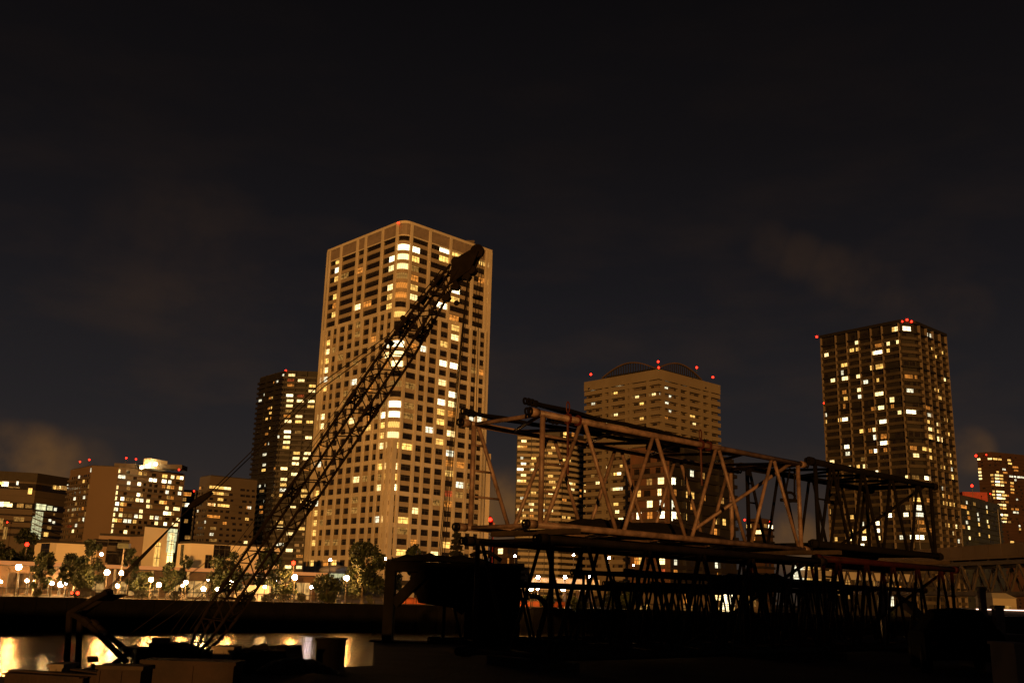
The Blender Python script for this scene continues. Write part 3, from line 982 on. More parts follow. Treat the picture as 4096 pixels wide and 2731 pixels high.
b = Building("apartment_block", "brown apartment block with blank end wall and rooftop floodlight left of the dark slab", "apartment block",
             [(282, 1879), (368, 1862), (476, 1867), (740, 1897)], 550, 1, M['blank'], depth=40)
litl = T(0, 1780, 3.5625, [(1300, 350, 'c', 3), (1130, 445, 'c', 3), (1195, 510, 'y', 4), (1270, 580, 'd', 4), (1210, 665, 'd', 4), (1065, 760, 'c', 4), (1200, 735, 'c', 4), (1085, 830, 'd', 4),
                           (1105, 910, 'd', 3), (1180, 900, 'o', 3), (1220, 970, 'd', 3), (1035, 990, 'd', 4), (1000, 1060, 'd', 4), (1130, 1050, 'd', 4), (1190, 1040, 'c', 3),
                           (1085, 1140, 'c', 4), (1040, 1220, 'w', 4)])
litr = T(380, 1780, 3.564, [
    (290, 365, 'w'), (262, 593, 'w'), (253, 670, 'w'), (245, 745, 'w'), (228, 905, 'w'), (218, 980, 'w'), (210, 1058, 'w'), (200, 1138, 'w'), (195, 1203, 'w'), (355, 445, 'c'), (410, 445, 'c'),
    (645, 395, 'y'), (715, 400, 'd'), (795, 490, 'W'), (855, 498, 'W'), (630, 550, 'W'), (480, 540, 'c'), (995, 435, 'y', 4.5), (1107, 440, 'w'), (1185, 455, 'y'), (1235, 465, 'W'), (985, 515, 'W', 4),
    (1065, 520, 'c'), (978, 580, 'o'), (1050, 592, 'y'), (1105, 600, 'o'), (1220, 605, 'w'), (1205, 685, 'c'), (1027, 663, 'c'), (475, 625, 'd'), (620, 705, 'W'), (655, 705, 'd'),
    (390, 760, 'W'), (465, 765, 'd'), (525, 760, 'd'), (605, 780, 'w'), (665, 780, 'c'), (755, 795, 'w'), (1045, 735, 'd'), (1100, 745, 'o'), (315, 835, 'W'), (385, 835, 'y'), (425, 845, 'o'),
    (757, 862, 'w'), (795, 870, 'd'), (950, 812, 'y', 4), (1000, 815, 'o'), (300, 910, 'c'), (375, 915, 'o'), (655, 935, 'w'), (1025, 890, 'w'), (1140, 895, 'w'), (1185, 905, 'w'), (365, 990, 'w'),
    (430, 1000, 'd'), (500, 1005, 'd'), (585, 1005, 'c'), (650, 1015, 'w'), (805, 1025, 'w'), (880, 1030, 'c'), (935, 1035, 'd'), (1005, 970, 'W', 4), (1060, 970, 'w', 4), (1105, 975, 'd'),
    (292, 1065, 'y'), (355, 1070, 'o'), (430, 1075, 'c'), (490, 1080, 'c'), (565, 1085, 'y'), (872, 1110, 'w'), (1000, 1120, 'W'), (1185, 1055, 'w'), (1120, 1120, 'w'), (1160, 1130, 'w'), (435, 1220, 'w')])
full = b.pts
b.pts = full[:2]
b.balconies(litl, 2.85, None, M['grey'], proud=.9, ph=.8, wd=2.4, ws=.75, darkevery=3.5, up_to=b.zt - 3)
b.pts = full[2:]
b.balconies(litr, 2.85, None, M['grey'], proud=.55, ph=.7, wd=2.9, ws=.66, darkevery=3.6, gapdark=.5, up_to=b.zt - 1)
b.pts = full
mb = MB()
p = at(575, 1842, 556)
q = at(612, 1842, 556)
mb.prism([(p.x, p.y), (q.x, q.y - 3), (q.x + 5, q.y + 9), (p.x + 5, p.y + 12)], b.zt, at(590, 1834, 556).z)
mb.build("lift_house", M['white_wall'], b.root)
mb = MB()
mb.prism([(p.x + 10, p.y - 2), (p.x + 22, p.y - 2), (p.x + 22, p.y + 8), (p.x + 10, p.y + 8)], b.zt, b.zt + 2.4)
mb.prism([(p.x - 16, p.y), (p.x - 4, p.y), (p.x - 4, p.y + 8), (p.x - 16, p.y + 8)], b.zt, b.zt + 2.5)
mb.build("roof_plant", M['grey'], b.root)
for (x, y, r) in ((622, 1855, 1.0), (589, 1862, .8), (566, 1869, .9)):
    mb = MB()
    mb.ball(at(x, y, 552), r, 8, 6)
    mb.build("floodlight", EM['flood'], b.root)
for (x, y) in ((505, 1831), (544, 1836), (716, 1878), (320, 1846), (357, 1838)):
    b.light(x, y, 551, .75)
b.finish()

b = Building("office_slab", "thin black slab tower with a red roof lamp beside the brown apartment block", "tower",
             [(735, 1961), (785, 1963), (796, 1966)], 600, 1, M['black'])
b.balconies(T(380, 1780, 3.564, [(1310, 703, 'o', 5), (1265, 750, 'd'), (1250, 845, 'd'), (1305, 855, 'c', 3), (1320, 1310, 'd', 3), (1300, 1060, 'd', 2)]), 3.0, None, M['darkclad'], proud=.4, ph=.6, wd=3, gapdark=.3)
b.light(776, 1963, 600, .8)
b.finish()

b = Building("office_block", "brown office block with a lit upper corner between the slab and the dark tower", "office building",
             [(800, 1909), (842, 1902), (1030, 1921)], 530, 1, M['grey'])
b.balconies(T(380, 1780, 3.564, [
    (1660, 592, 'y', 8), (1720, 597, 'y', 6), (1790, 605, 'y', 8), (1885, 618, 'w', 8), (1500, 605, 'o', 4), (1630, 660, 'y', 8), (1690, 668, 'y', 8), (1785, 678, 'y', 8), (1870, 680, 'd', 6),
    (1790, 748, 'y', 6), (1730, 722, 'o', 6), (1640, 805, 'w', 12), (1785, 815, 'y', 5), (1630, 870, 'o', 10), (1855, 890, 'y', 9), (1465, 950, 'c', 3), (1460, 1085, 'd', 3), (1575, 1090, 'c', 4),
    (1690, 1020, 'o', 14), (1850, 1095, 'o', 4), (1660, 1285, 'c', 4), (1685, 1350, 'd', 8), (2200, 870, 'c', 4), (2180, 915, 'o', 4), (2165, 1055, 'y', 4), (2145, 1390, 'w', 4), (1590, 1410, 'y', 16),
    (1690, 1140, 'd', 6), (1570, 1150, 'd', 4)]), 3.1, None, M['grey'], proud=.45, ph=1.25, wd=4, ws=.5, gapdark=.8, up_to=b.zt - 5, darkevery=3.4)
b.finish()

# ================================================================== centre background
b = Building("apartment_tower", "tower with pale striped balcony bands seen through the tan boom section", "tower",
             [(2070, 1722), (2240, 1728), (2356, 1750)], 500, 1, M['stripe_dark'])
b.balconies(T(1780, 1600, 3.137, [
    (990, 545, 'w', 4), (950, 572, 'y', 6), (990, 615, 'o', 5), (1215, 660, 'w', 3), (1110, 738, 'y', 4), (1090, 805, 'y', 3), (985, 820, 'W', 4), (945, 843, 'W', 5), (1100, 875, 'w', 4), (985, 960, 'w', 4),
    (945, 980, 'w', 5), (985, 1020, 'y', 4), (1215, 945, 'y'), (1325, 925, 'y', 4), (1330, 990, 'y', 3), (1365, 985, 'y', 2.5), (1320, 640, 'y'), (1360, 570, 'y'), (1210, 1140, 'w', 4), (1325, 1130, 'w', 3.5),
    (1370, 1125, 'y', 2.5), (1110, 1150, 'y', 4), (1215, 1205, 'c', 3), (1215, 1280, 'y', 4.5), (1085, 1290, 'w', 4), (1215, 1345, 'c', 4), (1085, 1360, 'w', 2.5), (1330, 1345, 'w'), (945, 1390, 'w', 5),
    (960, 1365, 'w', 3), (1220, 1440, 'y', 4), (1095, 1500, 'w', 5), (970, 1510, 'y', 3), (1085, 1430, 'o', 4), (995, 1440, 'y', 2.4), (965, 1230, 'c', 2.4), (1500, 770, 'y', 5), (1560, 755, 'y'), (1440, 775, 'w', 3),
    (1570, 1045, 'w', 5), (1610, 1060, 'y', 5), (1570, 1110, 'w', 4), (1600, 1130, 'w', 4), (1430, 1115, 'w', 3), (1490, 1255, 'o', 6), (1485, 1470, 'y', 5), (1555, 1470, 'y', 3), (1755, 1075, 'y', 2),
    (1755, 1140, 'w', 2), (1770, 1355, 'w', 2), (1500, 400, 'y', 5), (1495, 490, 'y', 4), (1605, 415, 'o', 3), (1125, 460, 'y', 3), (1700, 1130, 'o', 2), (1700, 1200, 'o', 2), (1330, 1410, 'y', 3), (965, 740, 'c', 2)]),
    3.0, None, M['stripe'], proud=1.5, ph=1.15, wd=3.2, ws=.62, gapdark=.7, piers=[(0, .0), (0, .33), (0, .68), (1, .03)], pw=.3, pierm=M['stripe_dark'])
b.finish()

b = Building("apartment_tower", "beige tower with two arched louvred crowns and red roof lamps", "tower",
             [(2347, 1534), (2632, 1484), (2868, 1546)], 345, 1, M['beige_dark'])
b.balconies(T(2200, 1350, 1.96, [
    (340, 408, 'c'), (550, 372, 'W'), (515, 435, 'y'), (683, 465, 'w'), (815, 443, 'w'), (340, 525, 'c'), (430, 562, 'c'), (517, 605, 'w'), (720, 517, 'y'), (720, 635, 'y'), (432, 675, 'w'), (905, 337, 'c'),
    (910, 398, 'c'), (870, 440, 'c'), (940, 460, 'c', 1.5), (915, 515, 'c'), (940, 575, 'c', 1.5), (910, 625, 'o'), (1050, 372, 'c', 1.5), (1115, 612, 'y', 4), (1130, 680, 'w'), (1195, 805, 'w'), (777, 740, 'y'), (630, 705, 'y')])
    + T(2300, 1700, 3.137, [(375, 530, 'w'), (420, 620, 'w', 1.6), (555, 608, 'W'), (510, 608, 'y'), (285, 720, 'w'), (515, 795, 'w', 4), (575, 785, 'c'), (375, 905, 'w', 3.5), (515, 985, 'y', 3),
                            (530, 1085, 'w'), (575, 1170, 'w', 3), (690, 690, 'c', 1.5), (580, 505, 'y', 1.5), (700, 305, 'y', 4), (225, 640, 'd'), (1450, 340, 'y')]),
    2.56, None, M['beige'], proud=1.3, ph=1.15, wd=2.4, ws=.72, darkevery=3.8, gapdark=.8, slabw=.35,
    piers=[(0, .28), (0, .37), (0, .60), (0, .66), (0, .89), (1, .04), (1, .30), (1, .45), (1, .68), (1, .82)], pw=1.1, pierm=M['beige'], up_to=b.zt - 2.2)
mb = MB()
strip(mb, b.pts, 0, 1.5, b.zt - 3.2, b.zt + .3)
mb.build("cornice", M['beige'], b.root)
for (x0, x1, y0, y1, ytop, i) in ((2402, 2612, 1512, 1480, 1456, 0), (2642, 2822, 1478, 1522, 1458, 1)):
    f0, u0_, _ = b.hit(x0, y0)
    _, u1_, _ = b.hit(x1, y1)
    a, c = b.pts[i], b.pts[i + 1]
    d, n = (c - a).normalized(), nrm(a, c)
    if i == 0:
        u0_, u1_ = .18 * (c - a).length, .93 * (c - a).length
    else:
        u0_, u1_ = .05 * (c - a).length, .80 * (c - a).length
    hgt = 4.6
    fin, sh_ = MB(), MB()
    K = 22
    P_ = []
    for k in range(K + 1):
        s_ = k / K
        P_.append((a + d * (u0_ + (u1_ - u0_) * s_) - n * 1.5, b.zt + .6 + hgt * math.sin(math.pi * (.05 + .9 * s_)) ** 1.0))
    for k in range(K):
        (p, za), (q, zb) = P_[k], P_[k + 1]
        sh_.hexa([(*p, za), (*q, zb), (*(q - n * .8), zb), (*(p - n * .8), za), (*p, za + .45), (*q, zb + .45), (*(q - n * .8), zb + .45), (*(p - n * .8), za + .45)])
        fin.hexa([(*p, b.zt), (*(p + d * .2), b.zt), (*(p + d * .2 - n * .3), b.zt), (*(p - n * .3), b.zt), (*p, za), (*(p + d * .2), za), (*(p + d * .2 - n * .3), za), (*(p - n * .3), za)])
    cr = sh_.build("crown", M['redbrown_rail'], b.root)
    fin.build("louvre", M['stripe_dark'], cr)
    mb = MB()
    p0, p1 = a + d * (u0_ + 1) - n * 3, a + d * (u1_ - 1) - n * 3
    mb.prism([p0, p1, p1 - n * 6, p0 - n * 6], b.zt + .5, b.zt + 2.2)
    mb.build("roof_plant", M['darkclad'], b.root)
for (x, y) in ((2363.5, 1497), (2632.6, 1446), (2634.5, 1470), (2786.7, 1469.5), (2851.5, 1508)):
    b.light(x, y, 344, .6)
b.finish()

b = Building("apartment_block", "red brown apartment block with railed balconies behind the tan boom section", "apartment block",
             [(2522, 1795), (2676, 1778), (2935, 1838)], 318, 1, M['redbrown'])
litb = (T(2300, 1700, 3.137, [
    (1080, 690, 'w', 2.4), (935, 720, 'd'), (1235, 715, 'W', 2.2), (805, 850, 'y', 1.4), (1062, 833, 'w', 1.4), (1255, 850, 'o', 1.4), (1390, 865, 'y', 1.8), (1472, 890, 'y', 2), (1615, 895, 'o', 2), (940, 1003, 'w', 2.2),
    (1092, 975, 'c', 1.8), (1235, 995, 'c', 2), (1470, 1015, 'o', 2), (1375, 1005, 'd'), (805, 1130, 'W', 2), (1085, 1115, 'W', 2.8), (1240, 1140, 'W', 2.6), (1375, 1145, 'y', 2.4), (940, 1150, 'o', 2), (1760, 1195, 'y', 2),
    (1870, 1195, 'y', 2), (1762, 1310, 'o', 2), (1465, 590, 'c', 2), (1595, 630, 'd', 3), (1355, 710, 'd'), (1300, 1160, 'y'), (695, 1180, 'o', 1.5), (1845, 940, 'd')])
    + T(2500, 2100, 2.851, [(55, 390, 'y'), (175, 405, 'y'), (425, 400, 'w'), (575, 410, 'c', 1.6), (430, 525, 'r'), (575, 535, 'o'), (1040, 445, 'c', 1.5), (1070, 570, 'o'), (55, 520, 'y'), (130, 405, 'o')]))
full = b.pts
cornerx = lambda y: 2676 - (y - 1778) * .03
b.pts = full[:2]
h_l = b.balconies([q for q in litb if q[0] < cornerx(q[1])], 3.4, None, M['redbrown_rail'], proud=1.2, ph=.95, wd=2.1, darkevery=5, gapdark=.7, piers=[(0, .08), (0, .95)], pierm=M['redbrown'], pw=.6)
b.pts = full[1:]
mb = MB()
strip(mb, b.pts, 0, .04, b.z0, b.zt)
mb.build("shaded_face", M['stripe_dark'], b.root)  # shade of the unlit right face painted as a dark wall sheet
b.balconies([q for q in litb if q[0] >= cornerx(q[1])], 3.4, None, M['darkrail'], proud=1.2, ph=.95, wd=2.1, darkevery=5, gapdark=.7, piers=[(0, .18), (0, .42), (0, .7)], pierm=M['stripe_dark'], pw=.6)  # rails and piers darkened for the same painted shade
b.pts = full
mb = MB()
p = at(2690, 1770, 322)
mb.obox((p.x - 1.5, p.y, b.zt), (6, 0, 0), (0, 5, 0), (0, 0, 3.4))
mb.build("lift_house", M['redbrown'], b.root)
b.finish()

b = Building("apartment_block", "low brown block with two red roof lamps far behind the tan boom section", "apartment block",
             [(2985, 2078), (3050, 2075), (3090, 2082)], 500, 1, M['redbrown_dim'])
b.balconies(T(2800, 1780, 3.137, [(610, 985, 'y', 3), (890, 1045, 'W', 6), (742, 1085, 'w', 5), (660, 1168, 'o', 3), (820, 1010, 'd', 3)]), 3, None, M['darkrail'], proud=.8, ph=.9, wd=3, gapdark=.4)
b.light(2979, 2078, 500, .75)
b.light(3081, 2085, 500, .75)
b.finish()

b = Building("apartment_block", "small brown block with a lit window between the cream and striped towers", "apartment block",
             [(1960, 2180), (2030, 2176), (2072, 2184)], 330, 1, M['redbrown_dim'])
b.balconies(T(1850, 2100, 2.851, [(435, 290, 'w', 3), (520, 400, 'o', 1.5)]), 3, None, M['redbrown_rail'], proud=.9, ph=.9, wd=3, gapdark=.6)
b.finish()

# ================================================================== right background
b = Building("apartment_tower", "bronze tower with pale frame grid and black belts right of the arched tower", "tower",
             [(3283, 1348), (3600, 1285), (3653, 1290), (3777, 1341)], 435, 1, M['stripe_dark'], depth=34)
lit = T(3150, 1200, 1.65, [
    (460, 278, 'w'), (425, 328, 'y'), (465, 325, 'y'), (258, 362, 'w'), (665, 288, 'w', 1.8), (728, 275, 'w', 1.6), (600, 345, 'W', 6), (570, 350, 'w'), (665, 335, 'y', 1.8), (605, 300, 'o', 5), (375, 430, 'y', 4), (610, 437, 'y', 5),
    (555, 443, 'y', 1.6), (300, 528, 'w'), (383, 517, 'w', 4.5), (470, 503, 'w'), (362, 477, 'c', 1.4), (517, 540, 'c'), (597, 530, 'y', 1.4), (477, 593, 'w', 3), (375, 607, 'o'), (385, 647, 'y'), (480, 635, 'c'),
    (605, 617, 'w', 5), (690, 653, 'w'), (375, 697, 'o', 1.4), (693, 697, 'o', 1.8), (567, 718, 'o'), (618, 711, 'w', 3.5), (740, 743, 'w', 2), (235, 760, 'c', 3), (240, 803, 'y'), (380, 788, 'W', 3.5), (345, 790, 'y', 2),
    (627, 802, 'W', 3.5), (657, 797, 'c', 1.8), (577, 853, 'w'), (493, 863, 'y', 3), (543, 857, 'o', 1.8), (580, 903, 'c', 2.4), (635, 895, 'o', 3.5), (392, 968, 'W', 3), (635, 945, 'W', 4), (668, 945, 'y', 1.4), (398, 1015, 'c'),
    (587, 997, 'W', 2.6), (550, 997, 'o', 2), (647, 992, 'o', 2), (295, 1068, 'w', 2.8), (503, 1045, 'd', 3.5), (513, 1095, 'w'), (467, 1097, 'y', 1.8), (405, 1097, 'w'), (597, 1133, 'W'), (790, 1163, 'w', 2), (720, 183, 'w'),
    (697, 187, 'y', 1.4), (785, 172, 'W', 5), (800, 500, 'o', 5), (808, 593, 'c', 4), (815, 737, 'W', 6), (830, 970, 'o', 4), (848, 1018, 'w', 3.5), (845, 1160, 'd', 4), (858, 1308, 'y', 5), (865, 1355, 'c', 3.5), (868, 1410, 'c', 5), (878, 1455, 'o', 4),
    (950, 228, 'c', 5), (920, 222, 'c', 2), (960, 322, 'y', 4), (1015, 340, 'y', 4), (970, 370, 'y', 5), (1000, 295, 'o', 2), (1030, 520, 'w', 5), (985, 597, 'y', 5), (1000, 637, 'y', 6), (925, 705, 'o', 5), (935, 755, 'c', 4),
    (930, 800, 'y', 2.5), (1045, 790, 'y', 4), (995, 825, 'w', 4), (940, 847, 'w', 4), (1000, 868, 'y', 5), (1055, 880, 'y', 5), (945, 898, 'y', 5), (1005, 915, 'w', 6), (905, 980, 'y', 6), (940, 985, 'y', 3), (945, 1035, 'y', 2.6),
    (1065, 1020, 'y', 5), (1070, 1068, 'y', 5), (1025, 1100, 'y', 5), (1075, 1110, 'c', 5), (920, 1165, 'W', 6), (1085, 1160, 'y', 4), (1030, 1240, 'c', 4), (1035, 1290, 'y', 4), (1065, 1290, 'o', 2), (1040, 1335, 'y', 5),
    (1080, 1345, 'y', 4), (1055, 1480, 'y', 5), (1105, 1490, 'w', 5), (930, 1310, 'o', 4), (850, 500, 'o', 2)]) + T(3300, 1780, 2.955, [
        (755, 828, 'W', 3.4), (958, 815, 'W', 2.8), (612, 920, 'W', 3.2), (615, 1010, 'W', 3.2), (320, 855, 'y', 2), (440, 915, 'c', 2), (312, 1022, 'y', 2), (465, 1015, 'y', 2), (325, 1100, 'w'), (465, 1097, 'W', 2.5), (635, 1095, 'w', 2),
        (62, 1110, 'y', 2), (132, 1110, 'y', 1.6), (445, 1190, 'W', 2), (905, 1072, 'c', 2), (1028, 1075, 'W', 2), (1120, 1075, 'W', 5), (1140, 980, 'o', 5), (1240, 985, 'o', 3), (1525, 1025, 'w', 3), (1415, 680, 'y', 4), (1510, 690, 'y', 4),
        (1240, 640, 'o', 5), (40, 780, 'y', 1.8), (985, 718, 'd', 3), (1580, 1125, 'c', 2)])
fl = lambda *xs: [(0, f) for f in frac(b, 0, xs, 1340)]
pf = fl(3284, 3344, 3389, 3437, 3486, 3531, 3599)
fr_ = [(2, f) for f in (.12, .34, .55, .78, .99)]
b.balconies(lit, 3.0, None, M['rt_wall'], proud=1.1, ph=1.0, wd=2.6, ws=.8, piers=[(i, min(max(f, .01), .99)) for i, f in pf + fr_], pierm=M['rt_pier'], pw=.34,
            slab=M['rt_frame'], blackevery=5, darkevery=3.2, gapdark=.5, slabw=.32)
mb = MB()
strip(mb, b.pts, 0, 1.3, b.zt - .9, b.zt + .5)
mb.build("cornice", M['black'], b.root)
for (x, y) in ((3267, 1347), (3628, 1279), (3608, 1286), (3646, 1286)):
    b.light(x, y, 434, .8)
for (x, y) in ((3295, 1612),):
    b.light(x, y, 440, .5, base=at(x, y + 4, 440).z)
b.finish()

b = Building("apartment_block", "long green glazed block with thin lit floor lines right of the bronze tower", "apartment block",
             [(3826, 1978), (3900, 1993), (4000, 2020)], 600, 1, M['greenglass'])
b.balconies(T(3300, 1780, 2.955, [
    (1675, 675, 'c'), (1640, 735, 'o', 12), (1690, 795, 'y', 4), (1910, 720, 'c', 3), (1775, 700, 'd', 8), (1805, 815, 'c'), (1815, 880, 'c', 4), (1920, 895, 'w', 3), (1700, 855, 'o', 5), (1675, 885, 'c', 4), (1820, 935, 'y', 4),
    (1935, 955, 'y', 4), (1700, 970, 'w', 4), (1640, 980, 'o', 5), (1825, 1050, 'y', 3), (1940, 1070, 'y', 3), (1710, 1095, 'w', 3), (1575, 775, 'c', 3), (1915, 775, 'y', 2.5)]),
    3.1, None, M['greenglass'], proud=.9, ph=.55, wd=2.6, ws=.65, gapdark=.3, slab=M['stripe'], slabw=.2)
mb = MB()
p, q = at(3850, 1968, 615), at(3950, 1985, 615)
mb.prism([(p.x, p.y), (q.x, q.y), (q.x, q.y + 12), (p.x, p.y + 12)], b.zt, b.zt + 5.5)
mb.build("roof_plant", M['redpaint'], b.root)
b.light(3888, 1942, 602, 1.2)
b.light(3961, 1974, 602, .6)
b.finish()

b = Building("apartment_tower", "distant red brown tower with a bright window column at the right edge", "tower",
             [(3907, 1811), (3965, 1808), (4150, 1826)], 900, 1, M['far_red'])
b.balconies(T(3300, 1780, 2.955, [
    (1960, 157, 'w', 12), (2010, 157, 'y', 12), (2065, 157, 'y', 9), (1810, 182, 'w', 9), (2175, 170, 'y', 9), (2185, 210, 'y', 10), (1820, 292, 'y', 9), (1822, 333, 'w', 9), (1827, 372, 'w', 9), (1830, 410, 'w', 9), (2115, 277, 'c', 9),
    (2040, 315, 'y', 6), (2130, 320, 'o', 12), (2250, 255, 'o', 16), (2258, 293, 'o', 12), (1980, 352, 'y', 8), (2033, 350, 'w', 12), (2085, 352, 'y', 9), (1985, 390, 'o', 6), (2035, 388, 'w', 12), (2085, 390, 'y', 9), (1987, 430, 'y', 8),
    (2038, 427, 'W', 12), (2090, 430, 'y', 9), (2130, 433, 'o', 7), (1990, 468, 'o', 6), (2040, 468, 'w', 12), (2095, 470, 'w', 9), (2200, 365, 'c', 10), (2245, 370, 'c', 6), (2290, 372, 'c', 8), (2330, 378, 'c', 9), (2250, 410, 'c', 5),
    (2210, 442, 'y', 9), (2210, 480, 'o', 9), (2215, 518, 'y', 10), (2215, 560, 'o', 9), (2050, 545, 'w', 12), (2100, 547, 'w', 9), (2000, 547, 'y', 6), (2000, 587, 'y', 8), (2055, 582, 'W', 12), (2120, 587, 'y', 12), (2160, 590, 'o', 6),
    (2010, 627, 'y', 6), (2060, 624, 'W', 14), (2110, 628, 'w', 9), (2150, 665, 'o', 9), (2100, 665, 'd', 7), (2015, 703, 'y', 8), (2065, 703, 'w', 12), (2118, 705, 'w', 9), (2070, 742, 'o', 10), (2122, 743, 'y', 10), (2215, 755, 'o', 7),
    (2270, 760, 'o', 9), (2025, 822, 'w', 8), (2075, 822, 'W', 14), (2140, 825, 'w', 10), (2240, 795, 'c', 7), (2275, 797, 'c', 6), (2035, 862, 'o', 6), (2080, 860, 'y', 12), (2130, 862, 'y', 9), (2040, 903, 'y', 6), (2085, 902, 'W', 14),
    (2130, 905, 'w', 8), (2180, 908, 'd', 8), (2270, 645, 'c', 5), (2300, 955, 'c', 4), (2305, 995, 'y', 5), (2210, 1127, 'y', 10)]),
    2.75, None, M['far_red'], proud=.8, ph=.9, wd=5, ws=.42, gapdark=.45, darkevery=7, mull=2)
b.light(3904, 1822, 898, 1.6)
b.light(3945, 1818, 898, 1.0)
b.finish()

# ================================================================== far bank: low white buildings and the arcade
def low_block(name, label, cat, tops, D, ref, wall, wins, depth=22, ztop=None, flat=None):
    b_ = Building(name, label, cat, tops, D, ref, wall, depth=depth, ztop=ztop, flat=flat)
    for (x, y, c_, w, h_) in wins:
        i, u, z = b_.hit(x, y)
        b_.pane(i, u - w / 2, u + w / 2, z - h_ / 2, z + h_ / 2, c_, .07, mull=1)
    return b_


b = low_block("white_hall", "plain white windowless hall behind the trees at the far left", "hall",
              [(140, 2177), (206, 2170), (228, 2170), (446, 2186)], 225, 1, M['white_wall'], T(0, 2080, 3.7935, [(680, 490, 'k', 4.5, 4)]), flat=[230, 224, 225, 232])
b.finish()
b = low_block("tan_annex", "low tan building with dark loggias between the white hall and white block", "annex",
              [(396, 2140), (520, 2146), (582, 2144)], 232, 1, M['tan_wall'],
              T(0, 2080, 3.7935, [(1640, 345, 'k', 6, 1.6), (1850, 355, 'k', 6, 1.8), (1820, 545, 'k', 6, 3), (1800, 700, 'k', 5, 1.6)]))
mb = MB()
i, u, z = b.hit(485, 2192)
strip(mb, [b.pts[0].lerp(b.pts[1], .3), b.pts[0].lerp(b.pts[1], .98)], 0, 1.4, z - .7, z + .5)
mb.build("balcony", M['grey'], b.root)
b.finish()
b = low_block("white_block", "tall white block with three stacked lit windows and a glazed stair at its right edge", "block",
              [(580, 2105), (691, 2115), (717, 2128)], 222, 1, M['white_wall'],
              T(560, 2080, 3.7935, [(265, 430, 'y', 1.5, 2.6), (245, 605, 'y', 1.5, 2.6), (226, 780, 'y', 1.5, 2.6), (530, 225, 'g', 2.6, 2.6), (565, 245, 'w', 1.2, 1.6), (510, 370, 'g', 2.4, 3.4),
                                    (550, 400, 'w', 1.2, 2.4), (488, 535, 'w', 1.4, 2.6), (533, 570, 'w', 1.5, 2.6), (515, 740, 'c', 1.5, 2)]))
b.finish()
b = low_block("white_hall", "wide white hall with four small dark windows left of the boom foot", "hall",
              [(712, 2175), (766, 2172), (1000, 2188), (1120, 2200)], 215, 1, M['white_wall'],
              T(560, 2080, 3.7935, [(1198, 470, 'k', 2.4, 2.6), (1283, 477, 'k', 2.4, 2.6), (1033, 620, 'k', 1.4, 2.6), (1020, 775, 'k', 1.4, 2.6), (645, 450, 'k', 1.4, 2.2), (635, 590, 'k', 1.4, 2.4)]), flat=[219, 214.5, 222, 227])
b.finish()

ar = thing("shopping_arcade", "low arcade with orange lit eave and glowing shop fronts behind the promenade trees", "arcade", (*quay(0, 34), ZP))
mb = MB()
mb.prism([quay(-24, 30), quay(58, 30), quay(58, 40), quay(-24, 40)], ZP, ZP + 4.6)
mb.build("wall", M['arcade_wall'], ar)
mb = MB()
mb.prism([quay(-25, 27), quay(59, 27), quay(59, 41), quay(-25, 41)], ZP + 4.6, ZP + 5.2)
mb.build("roof", M['roof'], ar)
mb = MB()
mb.prism([quay(-25, 26.8), quay(59, 26.8), quay(59, 26.99), quay(-25, 26.99)], ZP + 4.7, ZP + 5.3)
mb.build("eave", EM['cove'], ar)
rs = random.Random(5)
tt = -22.0
k = 0
while tt < 56:
    w = rs.uniform(3.0, 7.5)
    mb = MB()
    p, q = quay(tt, 29.9), quay(tt + w, 29.9)
    h1 = rs.uniform(2.4, 3.6)
    mb.quad((*p, ZP + .3), (*q, ZP + .3), (*q, ZP + h1), (*p, ZP + h1), 0, True)
    for j in range(int(w / 1.6) + 1):
        c = quay(tt + j * 1.6, 29.8)
        mb.prism([c, c + QD * .12, c + QD * .12 + QN * .08, c + QN * .08], ZP, ZP + h1, 1)
    mb.build("shop_front", [SHOP[rs.choice((0, 0, 1, 2))], M['frame']], ar)
    tt += w + rs.uniform(.6, 2.4)
for j in range(14):
    c = quay(-23 + j * 6.2, 27.6)
    mb = MB()
    mb.tube((*c, ZP), (*c, ZP + 4.6), .22, n=8)
    mb.build("column", M['cream'], ar)

# kiosk with a white canopy by the boom foot
p = at(1010, 2345, 175)
ks = thing("park_kiosk", "small kiosk with a pale curved canopy right of the boom foot", "kiosk", (p.x, p.y, ZP))
mb = MB()
mb.prism([(p.x - 3, p.y), (p.x + 2.6, p.y + 1), (p.x + 2, p.y + 5), (p.x - 3.6, p.y + 4)], ZP, ZP + 2.6)
mb.build("wall", M['white_wall'], ks)
mb = MB()
for k in range(6):
    x0, x1 = -4 + k * 1.4, -2.6 + k * 1.4
    z0_, z1_ = ZP + 3 + 1.2 * math.sin(math.pi * k / 6), ZP + 3 + 1.2 * math.sin(math.pi * (k + 1) / 6)
    mb.hexa([(p.x + x0, p.y - 1.5, z0_), (p.x + x1, p.y - 1.5, z1_), (p.x + x1, p.y + 5, z1_), (p.x + x0, p.y + 5, z0_),
             (p.x + x0, p.y - 1.5, z0_ + .15), (p.x + x1, p.y - 1.5, z1_ + .15), (p.x + x1, p.y + 5, z1_ + .15), (p.x + x0, p.y + 5, z0_ + .15)])
mb.build("roof", M['pale_roof'], ks)

